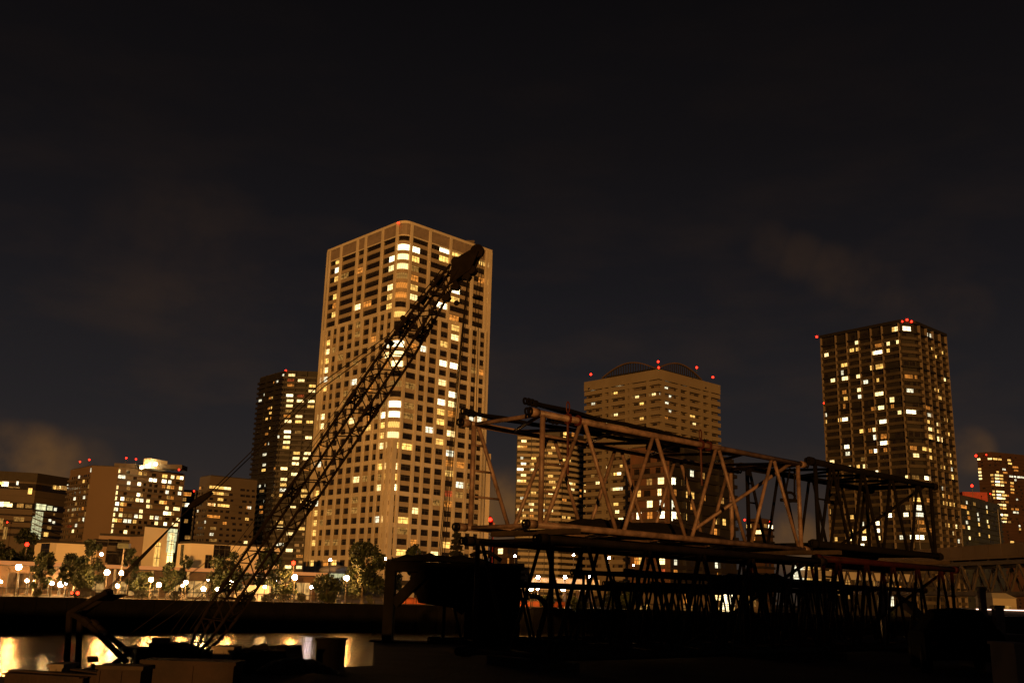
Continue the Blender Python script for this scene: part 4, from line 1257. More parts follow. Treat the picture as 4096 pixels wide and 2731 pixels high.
# tower podium and entrance canopy, orange barrier
p = at(1345, 2275, 250)
en = thing("entrance_pavilion", "round glass entrance pavilion with pale lit dome at the cream tower's foot", "pavilion", (p.x, p.y, ZP))
mb = MB()
mb.tube((p.x, p.y, ZP), (p.x, p.y, p.z - .4), 3.4, n=16)
mb.build("wall", M['greenglass'], en)
mb = MB()
mb.ball((p.x, p.y, p.z - .4), 4.2, 16, 8, sq=(1, 1, .32))
mb.build("roof", M['pale_roof'], en, True)
mb = MB()
for k in range(10):
    a0 = math.pi + math.pi * k / 10
    mb.quad((p.x + 3.5 * math.cos(a0), p.y + 3.5 * math.sin(a0), p.z - 2.4), (p.x + 3.5 * math.cos(a0 + .3), p.y + 3.5 * math.sin(a0 + .3), p.z - 2.4),
            (p.x + 3.5 * math.cos(a0 + .3), p.y + 3.5 * math.sin(a0 + .3), p.z - .6), (p.x + 3.5 * math.cos(a0), p.y + 3.5 * math.sin(a0), p.z - .6), 0, True)
mb.build("window", LIT['g'], en)

for (t0, t1, lab) in ((62, 70, "short orange mesh barrier standing on the lawn under the round tree"), (72, 101, "long orange mesh barrier along the lawn behind the railing")):
    rs2 = random.Random(int(t0))
    br = thing("mesh_barrier", lab, "barrier", (*quay(t0, 8), ZP), "orange mesh barriers on the lawn")
    mb = MB()
    n = int((t1 - t0) / 1.0)
    hs = [1.25 + rs2.uniform(-.16, .12) for _ in range(n + 1)]
    for k in range(n):
        a_, c_ = quay(t0 + k, 8 + .15 * math.sin(k)), quay(t0 + k + 1, 8 + .15 * math.sin(k + 1))
        mb.hexa([(*a_, ZP + .1), (*c_, ZP + .1), (*(c_ + QN * .05), ZP + .1), (*(a_ + QN * .05), ZP + .1),
                 (*a_, ZP + hs[k]), (*c_, ZP + hs[k + 1]), (*(c_ + QN * .05), ZP + hs[k + 1]), (*(a_ + QN * .05), ZP + hs[k])])
    mb.build("mesh_panel", M['orange'], br)
    for k in range(0, n + 1, 3):
        mb = MB()
        mb.tube((*quay(t0 + k, 8.2), ZP), (*quay(t0 + k, 8.2), ZP + 1.4), .04, n=5)
        mb.build("post", M['frame'], br)

p, q = at(2120, 2318, 226), at(2400, 2322, 232)
rw = thing("road_wall", "pale concrete road wall under the row of three violet road lamps", "wall", ((p.x + q.x) / 2, 229, ZP))
mb = MB()
n = nrm(p, q)
d_ = (q - p).to_2d()
for k in range(8):
    a_, c_ = p.to_2d() + d_ * (k / 8 + .004), p.to_2d() + d_ * ((k + 1) / 8 - .004)
    mb.prism([a_, c_, c_ - n * .4, a_ - n * .4], p.z - 1.2, p.z + .5)
mb.prism([p.to_2d(), q.to_2d(), q.to_2d() - n * 8, p.to_2d() - n * 8], p.z - 1.9, p.z - 1.21)
mb.build("parapet", M['white_wall'], rw)
for k in range(6):
    c_ = p.to_2d() + d_ * (k / 5 * .96 + .02) - n * 4
    mb = MB()
    mb.tube((*c_, ZP), (*c_, p.z - 1.9), .5, n=10)
    mb.build("pillar", M['bridge_conc'], rw)
mb = MB()
mb.prism([quay(118, 1.2), quay(160, 1.2), quay(160, 16), quay(118, 16)], ZP - .05, ZP + .07)
o = mb.build("lawn", M['grass'])
o['kind'] = 'stuff'

# small red tower crane far behind
p = at(1960, 2120, 330)
tc_ = thing("tower_crane", "red lattice tower crane mast with a red lamp right of the cream tower", "crane", (p.x, p.y, ZP))
mb = MB()
zt = at(1960, 2118, 330).z
for sx in (-1, 1):
    for sy in (-1, 1):
        mb.tube((p.x + sx, p.y + sy, ZP), (p.x + sx, p.y + sy, zt), .14, n=5)
zz = ZP
k = 0
while zz < zt - 2:
    s_ = 1 if k % 2 else -1
    for yy in (-1, 1):
        mb.tube((p.x - s_, p.y + yy, zz), (p.x + s_, p.y + yy, zz + 2), .09, n=4)
        mb.tube((p.x - 1, p.y + yy, zz + 2), (p.x + 1, p.y + yy, zz + 2), .07, n=4)
    zz += 2
    k += 1
mb.build("mast", M['redpaint'], tc_)
mb = MB()
mb.box(p.x - 1.6, p.x + 1.6, p.y - 1.6, p.y + 1.6, zt, zt + 2.2)
cb = mb.build("cab", M['redpaint'], tc_)
mb = MB()
mb.hexa([(p.x - 1.2, p.y - 1, zt + 2.2), (p.x + 1.2, p.y - 1, zt + 2.2), (p.x + 1.2, p.y + 1, zt + 2.2), (p.x - 1.2, p.y + 1, zt + 2.2),
         (p.x - .4, p.y - .4, zt + 4.4), (p.x + .2, p.y - .4, zt + 4.4), (p.x + .2, p.y + .4, zt + 4.4), (p.x - .4, p.y + .4, zt + 4.4)])
mb.build("head", M['redpaint'], tc_)
mb = MB()
mb.ball((p.x, p.y - .8, zt + 3.2), .6, 8, 6)
mb.build("warning_light", EM['red'], tc_)
mb = MB()
mb.box(p.x - 3.6, p.x + 3.6, p.y - 1.5, p.y + 1.5, at(1960, 2182, 330).z, at(1960, 2163, 330).z)
mb.build("counterweight", M['redpaint'], tc_)


# ================================================================== street lamps
def lamp(px, py, Y, kind, label, r=.36, pole=True, group="street lamps along the far bank", twin=False):
    p = at(px, py, Y)
    r *= .66
    o = thing("street_lamp", label, "street lamp", (p.x, p.y, ZP), group)
    mb = MB()
    mb.tube((p.x, p.y, ZP), (p.x, p.y, p.z - r * .8), .10, .06, n=8)
    mb.tube((p.x, p.y, ZP), (p.x, p.y, ZP + .5), .17, .15, n=8)
    mb.tube((p.x, p.y, p.z - r * 1.15), (p.x, p.y, p.z - r * .75), .16, .2, n=8)
    mb.build("pole", M['pole'], o)
    mb = MB()
    mb.ball(p, r, 12, 8)
    g_ = mb.build("globe", EM[kind], o, True)
    mb = MB()
    mb.tube(p + Vector((0, 0, r * .9)), p + Vector((0, 0, r * 1.15)), r * .45, r * .1, n=10)
    mb.build("cap", M['pole'], o)
    return o


for args in [
    (75, 2267, 158, 'sodium', "big sodium globe lamp at the far left above the railing's start", .62),
    (2, 2326, 165, 'white', "lamp cut by the left picture edge among olive leaves", .4),
    (86, 2330, 172, 'violet', "small violet lamp low behind the first big globe lamp", .3),
    (108, 2322, 168, 'white', "white lamp on a pale post beside the small violet one", .42),
    (208, 2332, 166, 'white', "slim white lamp left of the broad bright shop lamp", .40),
    (243, 2336, 172, 'white', "broadest bright lamp before the arcade at the left", .62),
    (263, 2334, 174, 'violet', "violet lamp touching the broad bright lamp's right", .32),
    (329, 2333, 176, 'sodium', "tiny sodium lamp under the leafy tree before the arcade", .28),
    (336, 2236, 198, 'white', "high white lamp in front of the plain white hall's wall", .36),
    (406, 2216, 200, 'white', "highest white lamp near the plain white hall's right corner", .42),
    (401, 2262, 195, 'white', "small white lamp below the highest one at the hall corner", .26),
    (428, 2288, 160, 'sodium', "big sodium globe lamp left of the tall twin-tier mast", .58),
    (486, 2291, 163, 'white', "bright lamp hanging on the tall pale mast by the tan building", .50),
    (470, 2342, 160, 'white', "white globe lamp low above the railing under the crane ropes", .44),
    (604, 2317, 162, 'sodium', "sodium globe lamp before the white block's left lit windows", .50),
    (635, 2338, 160, 'sodium', "sodium globe lamp just right of and lower than its taller neighbour", .50),
    (744, 2329, 164, 'sodium', "sodium globe lamp under the pale thin tree", .46),
    (730, 2341, 168, 'white', "small white lamp touching the thin tree's lamp on the left", .30),
    (814, 2354, 160, 'white', "white globe lamp low before the wide white hall", .50),
    (834, 2319, 178, 'white', "left globe of the white pair over the wide hall's base", .34),
    (845, 2319, 178, 'white', "right globe of the white pair over the wide hall's base", .34),
    (870, 2355, 166, 'white', "white lamp close behind the boom foot's left chord", .40),
    (926, 2329, 162, 'sodium', "sodium globe lamp shining through the boom foot lattice", .50),
    (1059, 2346, 168, 'white', "small white lamp beside the kiosk's canopy", .34),
    (1102, 2321, 172, 'violet', "violet lamp on a leaning post right of the kiosk", .34),
    (1179, 2308, 168, 'sodium', "big sodium globe lamp left of the cream tower's foot", .62),
    (1247, 2347, 174, 'violet', "blueish white lamp low before the cream tower's entrance", .44),
    (1386, 2311, 172, 'sodium', "big sodium globe lamp left of the big round tree", .62),
    (1321, 2238, 235, 'violet', "high violet lamp in front of the cream tower's lowest windows", .42),
    (1542, 2234, 235, 'violet', "high violet lamp right of the big round tree's crown", .42),
    (2124, 2352, 185, 'sodium', "brightest sodium lamp shining through the lower boom stack", .62),
    (2059, 2223, 230, 'violet', "high violet lamp left of the striped tower's foot", .36),
    (2141, 2237, 235, 'violet', "high violet lamp under the tan boom section's left end", .38),
    (2294, 2219, 240, 'violet', "violet lamp on a tall post before the striped tower", .40),
    (2436, 2231, 240, 'white', "greenish white lamp on a tall post before the brown block", .44),
    (2152, 2307, 215, 'violet', "left lamp of the row of three violet road lamps", .52),
    (2260, 2307, 218, 'violet', "middle lamp of the row of three violet road lamps", .52),
    (2362, 2307, 221, 'violet', "right lamp of the row of three violet road lamps", .52),
    (2253, 2356, 210, 'white', "widest white lamp under the middle road lamp", .60),
    (2150, 2354, 214, 'violet', "small violet lamp right beside the brightest sodium lamp", .34),
    (2060, 2354, 212, 'violet', "small violet lamp left of the brightest sodium lamp", .34),
    (2534, 2260, 245, 'violet', "slanted violet lamp in front of the brown block's balconies", .30),
    (2577, 2434, 235, 'white', "small white lamp low inside the boom stack's shadow", .34),
    (3780, 2370, 230, 'white', "tiny white lamp under the truss bridge", .36),
    (3632, 2322, 250, 'white', "small white lamp between the red boom posts", .36),
]:
    lamp(*args)
for (px, py, Y, lab) in ((108, 2176, 175, "tall lattice mast with a red lamp rising from the trees at left"), (1174, 2250, 172, "pale pole with a red tipped lamp above the big sodium lamp"),
                         (497, 2182, 166, "tall pale mast with a flat dark head before the tan building")):
    p = at(px, py, Y)
    o = thing("signal_mast", lab, "mast", (p.x, p.y, ZP), "masts on the far bank")
    mb = MB()
    mb.tube((p.x, p.y, ZP), (p.x, p.y, p.z - .4), .16, .11, n=8)
    mb.build("pole", M['pole'], o)
    mb = MB()
    if px == 497:
        mb.box(p.x - .9, p.x + .9, p.y - .5, p.y + .5, p.z - .4, p.z + .4)
        mb.build("head", M['greenglass'], o)
    else:
        mb.ball(p, .34, 8, 6)
        mb.build("lamp", EM['red' if px == 108 else 'tail'], o)

# parked car with tail lamps at far left
p = at(152, 2372, 150.5)
v = thing("parked_car", "small dark parked car with red tail lamps glowing behind the left railing", "car", (p.x, p.y, ZP))
mb = MB()
ax, ay = Vector((QD.x, QD.y, 0)), Vector((QN.x, QN.y, 0))
o_ = Vector((*quay(9.5, 4.5), ZP + .3))
mb.obox(o_, ax * 4.2, ay * 1.7, Vector((0, 0, .6)))
mb.hexa([o_ + ax * .5 + Vector((0, 0, .6)), o_ + ax * 3.4 + Vector((0, 0, .6)), o_ + ax * 3.4 + ay * 1.7 + Vector((0, 0, .6)), o_ + ax * .5 + ay * 1.7 + Vector((0, 0, .6)),
         o_ + ax * 1.0 + ay * .2 + Vector((0, 0, 1.15)), o_ + ax * 2.7 + ay * .2 + Vector((0, 0, 1.15)), o_ + ax * 2.7 + ay * 1.5 + Vector((0, 0, 1.15)), o_ + ax * 1.0 + ay * 1.5 + Vector((0, 0, 1.15))])
mb.build("body", M['darkrail'], v)
for f in (.8, 3.4):
    mb = MB()
    c = o_ + ax * f - Vector((0, 0, 0))
    mb.tube(c - ay * .02, c + ay * .25, .3, n=12)
    mb.build("wheel", M['rubber'], v)
for (f, kk) in ((.15, 'tail'), (.95, 'tail')):
    mb = MB()
    mb.ball(o_ + ax * f - ay * .06 + Vector((0, 0, .42)), .17 if f < .5 else .24, 8, 6)
    mb.build("tail_light", EM[kk], v)


# ================================================================== trees
def tree(label, px, pyt, wpx, Y, kind='broad', n=1500, seed=1, leaf=None, bands=(M['leaf_a'], M['leaf_b']), open_=.0, cat="tree", base=.30, zb=None):
    rs = random.Random(seed)
    top = at(px, pyt, Y)
    zb = ZP if zb is None else zb
    H = top.z - zb
    rad = wpx / 2 / FPX * Y * 1.03
    o = thing("conifer_tree" if kind == 'conifer' else ("shrub" if kind == 'shrub' else "broadleaf_tree"), label, cat, (top.x, Y, zb), "trees on the far bank")
    tr = MB()
    c0 = Vector((top.x, Y, zb))
    limbs = []
    if kind != 'shrub':
        bend = Vector((rs.uniform(-.04, .04), rs.uniform(-.04, .04), 0)) * H
        p1, p2 = c0 + Vector((0, 0, H * base)) + bend * .5, c0 + Vector((0, 0, H * .8)) + bend
        r_ = max(.12, H * .022)
        tr.tube(c0, p1, r_, r_ * .75, n=8)
        tr.tube(p1, p2, r_ * .75, r_ * .2, n=6)
        if kind == 'broad':
            for k in range(7):
                th = k * 2.4 + rs.random()
                st = p1.lerp(p2, rs.uniform(0, .7))
                en_ = st + Vector((math.cos(th) * rad * rs.uniform(.4, .8), math.sin(th) * rad * rs.uniform(.4, .8), H * rs.uniform(.12, .35)))
                tr.tube(st, en_, r_ * .4, r_ * .1, n=5)
                limbs.append(en_)
        tr.build("trunk", M['bark'], o)
    cr = MB()
    ls = leaf or (.37 * Y / 165)
    centres = []
    if kind == 'broad':
        for k in range(26):
            th, zz = rs.uniform(0, 6.283), rs.uniform(0, 1)
            rr = rad * (math.sin(math.pi * (zz * .86 + .1)) ** .6) * rs.uniform(.35, .88)
            centres.append((c0 + Vector((math.cos(th) * rr, math.sin(th) * rr, H * (base * .8 + (.95 - base * .8) * zz))), rad * rs.uniform(.22, .40), rs.random()))
    elif kind == 'shrub':
        for k in range(9):
            th = rs.uniform(0, 6.283)
            rr = rad * rs.uniform(0, .75)
            centres.append((c0 + Vector((math.cos(th) * rr, math.sin(th) * rr, H * rs.uniform(.25, .75))), min(rad, H) * rs.uniform(.25, .45), rs.random()))
    if kind == 'conifer':
        for lev in range(13):
            f = lev / 12
            zc_ = zb + H * (.12 + .86 * f)
            rl = rad * (1 - f) * rs.uniform(.8, 1.1) + .15
            for k in range(9):
                th = k * .7 + lev * .5 + rs.uniform(-.2, .2)
                tip = Vector((top.x + math.cos(th) * rl, Y + math.sin(th) * rl, zc_ - rl * .22))
                root_ = Vector((top.x, Y, zc_ + .1))
                for q in range(30):
                    s_ = rs.uniform(.05, 1)
                    c = root_.lerp(tip, s_) + Vector((rs.gauss(0, .10), rs.gauss(0, .10), rs.gauss(0, .10) - .1)) * (1 + rl * .2)
                    a = Vector((rs.gauss(0, 1), rs.gauss(0, 1), rs.gauss(0, .35))).normalized() * ls * .8
                    d = a.orthogonal().normalized() * ls * .36
                    cr.quad(c - a - d, c + a - d, c + a + d, c - a + d, 0)
    else:
        for k in range(int(n * 1.9)):
            c, rr, sh_ = rs.choice(centres)
            v_ = Vector((rs.gauss(0, 1), rs.gauss(0, 1), rs.gauss(0, .8)))
            v_ = v_.normalized() * rr * (rs.random() ** .45)
            c = c + v_
            if c.z > top.z + .1:
                c.z = top.z - rs.random() * .5
            a = Vector((rs.gauss(0, 1), rs.gauss(0, 1), rs.gauss(0, 1))).normalized() * ls * rs.uniform(.55, 1.1)
            d = a.cross(Vector((rs.gauss(0, 1), rs.gauss(0, 1), rs.gauss(0, 1)))).normalized() * ls * rs.uniform(.3, .6)
            cr.quad(c - a, c - d, c + a, c + d, 1 if rs.random() < .25 + .5 * sh_ else 0)
    cr.build("crown", bands if kind != 'conifer' else [M['needle']], o)
    return o


for k, a in enumerate([
    ("dense olive tree at the left edge behind the first big globe lamp", 20, 2160, 150, 172, 'broad', 1500),
    ("dark tall tree between the first globe lamp and the white hall", 112, 2115, 130, 188, 'broad', 1500),
    ("narrow olive tree before the white hall's left corner", 185, 2200, 95, 166, 'broad', 1100),
    ("open tree with bare forked stems before the white hall's middle", 292, 2215, 100, 164, 'broad', 900),
    ("tall loose tree at the white hall's right end", 372, 2160, 110, 168, 'broad', 1300),
    ("small olive tree below the tall loose tree", 345, 2255, 90, 162, 'broad', 700),
    ("thin olive tree before the tan building's loggias", 530, 2190, 62, 172, 'broad', 600),
    ("yellowish tree beside the sodium globe lamps before the white block", 582, 2290, 90, 166, 'broad', 800),
    ("slender pale tree in front of the wide white hall's left corner", 745, 2205, 62, 176, 'broad', 520),
    ("brownish tree at the foot of the white block's glazed stair", 685, 2250, 70, 170, 'broad', 600),
    ("big dark tree behind the boom foot before the wide white hall", 925, 2205, 165, 172, 'broad', 1600),
    ("rounded dark tree behind the boom lattice left of the cream tower", 1085, 2190, 135, 182, 'broad', 1400),
    ("broad dark tree under the dark tower's lowest lit windows", 1130, 2275, 110, 170, 'broad', 900),
    ("bushy tree before the cream tower's lowest left windows", 1310, 2290, 110, 168, 'broad', 900),
    ("biggest round dark tree in front of the cream tower", 1460, 2172, 178, 176, 'broad', 2600),
    ("pale rounded tree against the cream tower's right face", 1672, 2150, 88, 232, 'broad', 1000),
    ("small dark tree between the big round tree and the pale one", 1585, 2225, 80, 215, 'broad', 600),
    ("layered dark conifer in front of the cream tower's right edge", 1828, 2108, 130, 150, 'conifer', 0),
    ("low bush on the bank behind the brightest sodium lamp", 2190, 2372, 90, 190, 'shrub', 500),
    ("yellow lit shrub on the lawn seen through the boom stack", 2310, 2385, 90, 192, 'shrub', 500),
    ("tall dark bush mass behind the right boom stack", 2480, 2330, 150, 200, 'broad', 900),
    ("lit green shrub under the violet lamp at right", 3560, 2418, 50, 160, 'shrub', 300),
    ("lit green shrub left of the truss bridge pier", 3752, 2432, 40, 130, 'shrub', 300),
]):
    lab, px, pyt, wpx, Y, kind, n = a
    tree(lab, px, pyt, wpx, Y, kind, n, seed=20 + k, base=.40 if 'stems' in lab else .2)
for k, (px, w, Y) in enumerate([(150, 40, 150), (330, 46, 156), (420, 40, 158), (565, 44, 158), (700, 40, 158), (870, 55, 160), (1000, 60, 166), (1075, 50, 165), (1205, 50, 170), (1330, 46, 170), (1480, 40, 174)]):
    labs = ["low bush beside the tail lamps of the parked car", "low bush under the small olive tree", "low bush left of the tall pale mast", "low bush left of the taller sodium lamp pair",
            "low bush under the white block's stair", "bright bush beside the boom foot lamp", "bush below the kiosk's canopy", "yellow lit bush right of the kiosk", "low bush under the big sodium lamp by the tower",
            "low bush beside the tower's entrance lamp", "low bush under the biggest round tree"]
    tree(labs[k], px, 2352 + px * .014, w, Y, 'shrub', 260, seed=70 + k, cat="shrub")

# ================================================================== bridge at the right
ZB1, ZB0 = 13.6, 12.5
pa, pb = atz(3540, 2206, ZB1), atz(4096, 2167, ZB1)
bd = (pb - pa).to_2d().normalized()
bn = Vector((bd.y, -bd.x))
if bn.y > 0:
    bn = -bn
L0 = pa.to_2d()
bp_ = lambda u, off=0.0: L0 + bd * u + bn * off
br = thing("truss_bridge", "dark steel truss road bridge with a brown concrete parapet at the right edge", "bridge", (L0.x, L0.y, 0))
mb = MB()
mb.prism([bp_(-14), bp_(60), bp_(60, -8), bp_(-14, -8)], ZB1 - 1.35, ZB1 - 1.05)
mb.build("deck", M['bridge_conc'], br)
mb = MB()
for k in range(-4, 24):
    mb.prism([bp_(k * 2.5 + .02, .12), bp_(k * 2.5 + 2.48, .12), bp_(k * 2.5 + 2.48, -.1), bp_(k * 2.5 + .02, -.1)], ZB1 - 1.3, ZB1)
mb.prism([bp_(-14, .4), bp_(60, .4), bp_(60, .1), bp_(-14, .1)], ZB1 - 1.62, ZB1 - 1.36)
mb.build("parapet", M['bridge_conc'], br)
ztc, zbc = ZB1 - 2.2, ZB1 - 5.6
for off in (-.6, -7.2):
    tm = MB()
    for z_ in (ztc, zbc):
        tm.prism([bp_(-14, off), bp_(60, off), bp_(60, off - .45), bp_(-14, off - .45)], z_, z_ + .45)
    for k in range(-4, 18):
        u = k * 3.5
        for (u0_, u1_, za, zb) in ((u, u + 1.75, zbc + .3, ztc), (u + 1.75, u + 3.5, ztc, zbc + .3)):
            tm.tube((*bp_(u0_, off - .2), za), (*bp_(u1_, off - .2), zb), .16, n=4)
    tm.build("truss", M['bridge_steel'], br)
for u in (9.6, 26):
    mb = MB()
    mb.tube((*bp_(u, -3), 0), (*bp_(u, -3), zbc), .7, n=12)
    mb.build("pier", M['bridge_conc'], br)
mb = MB()
for k in range(-3, 20):
    mb.prism([bp_(k * 3.5, -.7), bp_(k * 3.5 + .3, -.7), bp_(k * 3.5 + .3, -7.5), bp_(k * 3.5, -7.5)], ZB1 - 1.9, ZB1 - 1.36)
mb.build("cross_beam", M['bridge_steel'], br)
for (u, h_) in ((2.0, 4.6), (11.5, 4.2), (19, 4.4)):
    p = bp_(u, -4)
    o = thing("catenary_pole", {2.0: "thin line pole on the bridge before the bronze tower", 11.5: "thin line pole on the bridge left of the glazed block", 19: "thin line pole on the bridge before the distant red tower"}[u],
              "pole", (p.x, p.y, ZB1 - 1.05), "line poles on the bridge")
    mb = MB()
    mb.tube((*p, ZB1 - 1.05), (*p, ZB1 + h_), .07, n=6)
    mb.build("pole", M['frame'], o)
    mb = MB()
    for zz in (h_ - .3, h_ - 1.4):
        mb.tube((*(p - bd * 1.3), ZB1 + zz), (*(p + bd * 1.3), ZB1 + zz), .04, n=5)
    mb.build("crossarm", M['frame'], o)

# boathouse, moored boats and lit hall under the bridge
b = low_block("riverside_hall", "dark hall with pale lit gallery windows and flat pale roof behind the right boom stack", "hall",
              [(3190, 2250), (3320, 2262), (3640, 2290)], 215, 1, M['darkrail'],
              T(3150, 2100, 2.851, [(140, 520, 'c', 3.5, 5), (250, 540, 'y', 4, 4.6), (320, 560, 'd', 3.5, 5), (140, 605, 'c', 4, 1.4), (500, 670, 'd', 2.4, 6), (590, 660, 'd', 1.6, 5), (680, 700, 'd', 1.6, 5),
                                    (1060, 610, 'o', 1.2, 2), (970, 665, 'd', 1.4, 4), (1160, 670, 'd', 2.4, 4), (1050, 745, 'd', 1.4, 3), (1085, 865, 'd', 2.5, 2), (1135, 865, 'c', .8, 2.2), (1190, 865, 'c', .8, 2),
                                    (1265, 745, 'o', 1.4, 2), (790, 675, 'd', 1, 2)]), depth=18, flat=6)
mb = MB()
i_ = 1
strip(mb, b.pts, -.5, 2.6, b.zt - 2.6, b.zt - 1.0)
mb.build("canopy", M['pale_roof'], b.root)
b.finish()
b = low_block("wharf_shed", "low dark shed with bright doorways behind the middle of the boom stack", "shed",
              [(2520, 2385), (2800, 2380), (3060, 2372)], 212, 1, M['grey'],
              T(2500, 2100, 2.851, [(225, 950, 'y', 2.2, 1.6), (690, 830, 'o', 1, 2), (710, 970, 'd', 2.2, 2.4), (1060, 825, 'w', 1.6, 1), (1180, 835, 'W', 3, 2.4), (1165, 945, 'W', 2.6, 4.4), (1060, 975, 'y', 1, 1.4),
                                    (1125, 980, 'w', 1, 1), (1220, 970, 'y', 1.2, 1.6), (1360, 915, 'd', 3.4, 8), (1385, 920, 'd', 2.6, 8), (1465, 870, 'd', 1.2, 2)]), depth=12, flat=5)
b.finish()

sp = at(3975, 2432, 92)
bt = thing("tour_boat", "long low dark boat edged with a pinkish light strip at the right", "boat", (sp.x, sp.y, 0))
x0, x1 = at(3868, 2432, 92).x, at(4180, 2432, 92).x
zs = at(3980, 2438, 92).z
mb = MB()
mb.hexa([(x0 + .6, 91, .1), (x1, 91, .1), (x1, 95, .1), (x0 + .6, 95, .1), (x0, 90.6, zs - .5), (x1, 90.6, zs - .5), (x1, 95.4, zs - .5), (x0, 95.4, zs - .5)])
mb.build("hull", M['black'], bt)
mb = MB()
mb.box(x0 + .5, x1, 91.4, 94.8, zs - .5, zs + .12)
mb.build("cabin", M['black'], bt)
mb = MB()
for k in range(9):
    xa = x0 + .5 + k * (x1 - x0) / 9
    mb.box(xa, xa + (x1 - x0) / 9 - .06, 91.2, 91.34, zs - .02, zs + .06)
mb.build("light_strip", EM['strip'], bt)
p = at(3980, 2400, 112)
th = thing("boathouse", "pale tent roofed boathouse with a dim lit window under the truss bridge", "boathouse", (p.x, p.y, 0))
xa, xb = at(3938, 2420, 112).x, at(4030, 2420, 112).x
zr_, ze_ = at(3985, 2371, 112).z, at(3985, 2392, 112).z
mb = MB()
mb.box(xa, xb, 110, 114, 0, ze_)
mb.build("wall", M['stripe'], th)
mb = MB()
xm0, xm1 = xa + (xb - xa) * .28, xa + (xb - xa) * .7
mb.hexa([(xa - .1, 109.8, ze_), (xb + .1, 109.8, ze_), (xb + .1, 114.2, ze_), (xa - .1, 114.2, ze_), (xm0 - .5, 110.6, zr_), (xm1, 110.6, zr_), (xm1, 113.4, zr_), (xm0 - .5, 113.4, zr_)])
mb.build("roof", M['pale_roof'], th)
mb = MB()
mb.quad((xm1 - .6, 109.93, .9 * ze_ - .5), (xm1 + .1, 109.93, .9 * ze_ - .5), (xm1 + .1, 109.93, .9 * ze_), (xm1 - .6, 109.93, .9 * ze_), 0, True)
mb.build("window", LIT['d'], th)


# ================================================================== lattice boom sections stacked in the yard
def lattice(name, label, cat, o, ang, L_, Wd, Hh, n, rc, rb, m, group=None, lugs=True, rungs=True, zt_over=.25, long_brace=False, tilt=0.0):
    """a box lattice: four chords, zig-zag bracing on the sides, top and bottom lacing, frames at both ends.
    o is the near bottom left corner, ang the plan direction; the width runs away from the viewer"""
    a = Vector((math.cos(ang), math.sin(ang), tilt))
    w = Vector((-math.sin(ang), math.cos(ang), 0))
    z = Vector((0, 0, 1))
    o = Vector(o)
    root = thing(name, label, cat, o, group)
    P = lambda u, v, q: o + a * u + w * (v * Wd) + z * (q * Hh)
    for v in (0, 1):
        for q in (0, 1):
            mb = MB()
            mb.tube(P(-zt_over, v, q), P(L_ + zt_over, v, q), rc, n=12)
            for e, sg in ((-zt_over, -1), (L_ + zt_over, 1)):
                c = P(e, v, q)
                mb.tube(c - a * .10, c + a * .10, rc * 1.32, n=12)
            ch = mb.build("chord", m, root, True)
            if lugs:
                for e, sg in ((-zt_over, -1), (L_ + zt_over, 1)):
                    mb = MB()
                    for s_ in (-.045, .045):
                        c = P(e, v, q) + w * s_ + a * sg * .1
                        K = 12
                        ring = [c + a * (sg * (.08 + .065 * math.cos(t_ * 6.2832 / K))) + z * .07 * math.sin(t_ * 6.2832 / K) for t_ in range(K)]
                        for k in range(K):
                            mb.tube(ring[k], ring[(k + 1) % K], .026, n=5)
                    mb.build("pin_lug", M['blacksteel'], ch)
    for u in (0, L_):
        mb = MB()
        for v in (0, 1):
            mb.tube(P(u, v, 0), P(u, v, 1), rb * 1.25, n=10)
        mb.tube(P(u, 0, 1), P(u, 1, 1), rb, n=10)
        mb.tube(P(u, 0, 0), P(u, 1, 0), rb, n=10)
        mb.build("end_frame", m, root, True)
    st = L_ / n
    for v in (0, 1):
        mb = MB()
        lo, hi = (1, 0) if v else (0, 1)
        for k in range(n):
            mb.tube(P(k * st + .12, v, lo), P((k + .5) * st - .05, v, hi), rb, n=10)
            mb.tube(P((k + .5) * st + .05, v, hi), P((k + 1) * st - .12, v, lo), rb, n=10)
        if long_brace and v == 1:
            mb.tube(P(L_ - .3, 0, 1), P(L_ - 2.9, 1, 0), rb, n=10)
        mb.build("side_bracing", m, root, True)
    for q in (1, 0):
        mb = MB()
        for k in range(n):
            mb.tube(P(k * st, 0, q), P((k + .5) * st, 1, q), rb * .85, n=8)
            mb.tube(P((k + .5) * st, 1, q), P((k + 1) * st, 0, q), rb * .85, n=8)
        mb.build("top_lacing" if q else "bottom_lacing", m, root, True)
    if rungs:
        for v in (0, 1):
            for q in (.3, .55, .8):
                f = .12 + (st * .5 - .05 - .12) * ((1 - q) if v else q)
                mb = MB()
                mb.tube(P(0, v, q), P(f, v, q), rb * .55, n=6)
                mb.build("rung", m, root, True)
    return root, P


A1 = math.atan2(28.8 - 21.8, 8.35 - .72)
O1 = Vector((.72, 21.8, 7.98))
t1, P1 = lattice("boom_section", "worn tan lattice boom section on top of the stack, lit from the side", "boom section", O1, A1, 10.25, 2.3, 2.4, 4, .072, .049,
                 M['tanpaint'], "crane boom sections stacked in the yard", long_brace=True)
A2 = math.atan2(35.4 - 30.2, 14.75 - 9.18)
O2 = Vector((9.22, 30.2, 8.22))
t2, P2 = lattice("boom_section", "black lattice boom section at the right end of the upper tier", "boom section", O2, A2, 7.7, 2.4, 2.42, 4, .10, .050, M['blacksteel'],
                 "crane boom sections stacked in the yard", long_brace=True)
t3, P3 = lattice("boom_section", "dark grey lattice boom section in the lower tier under the tan one", "boom section", (.95, 21.35, 5.30), A1, 10.3, 2.35, 2.35, 5, .085, .044, M['greysteel'],
                 "crane boom sections stacked in the yard", rungs=False, long_brace=True)
t4, P4 = lattice("boom_section", "dark red lattice boom section in the lower tier under the black one", "boom section", (8.95, 29.0, 5.30), A2, 8.3, 2.4, 2.45, 5, .09, .046, M['redsteel'],
                 "crane boom sections stacked in the yard", long_brace=True)
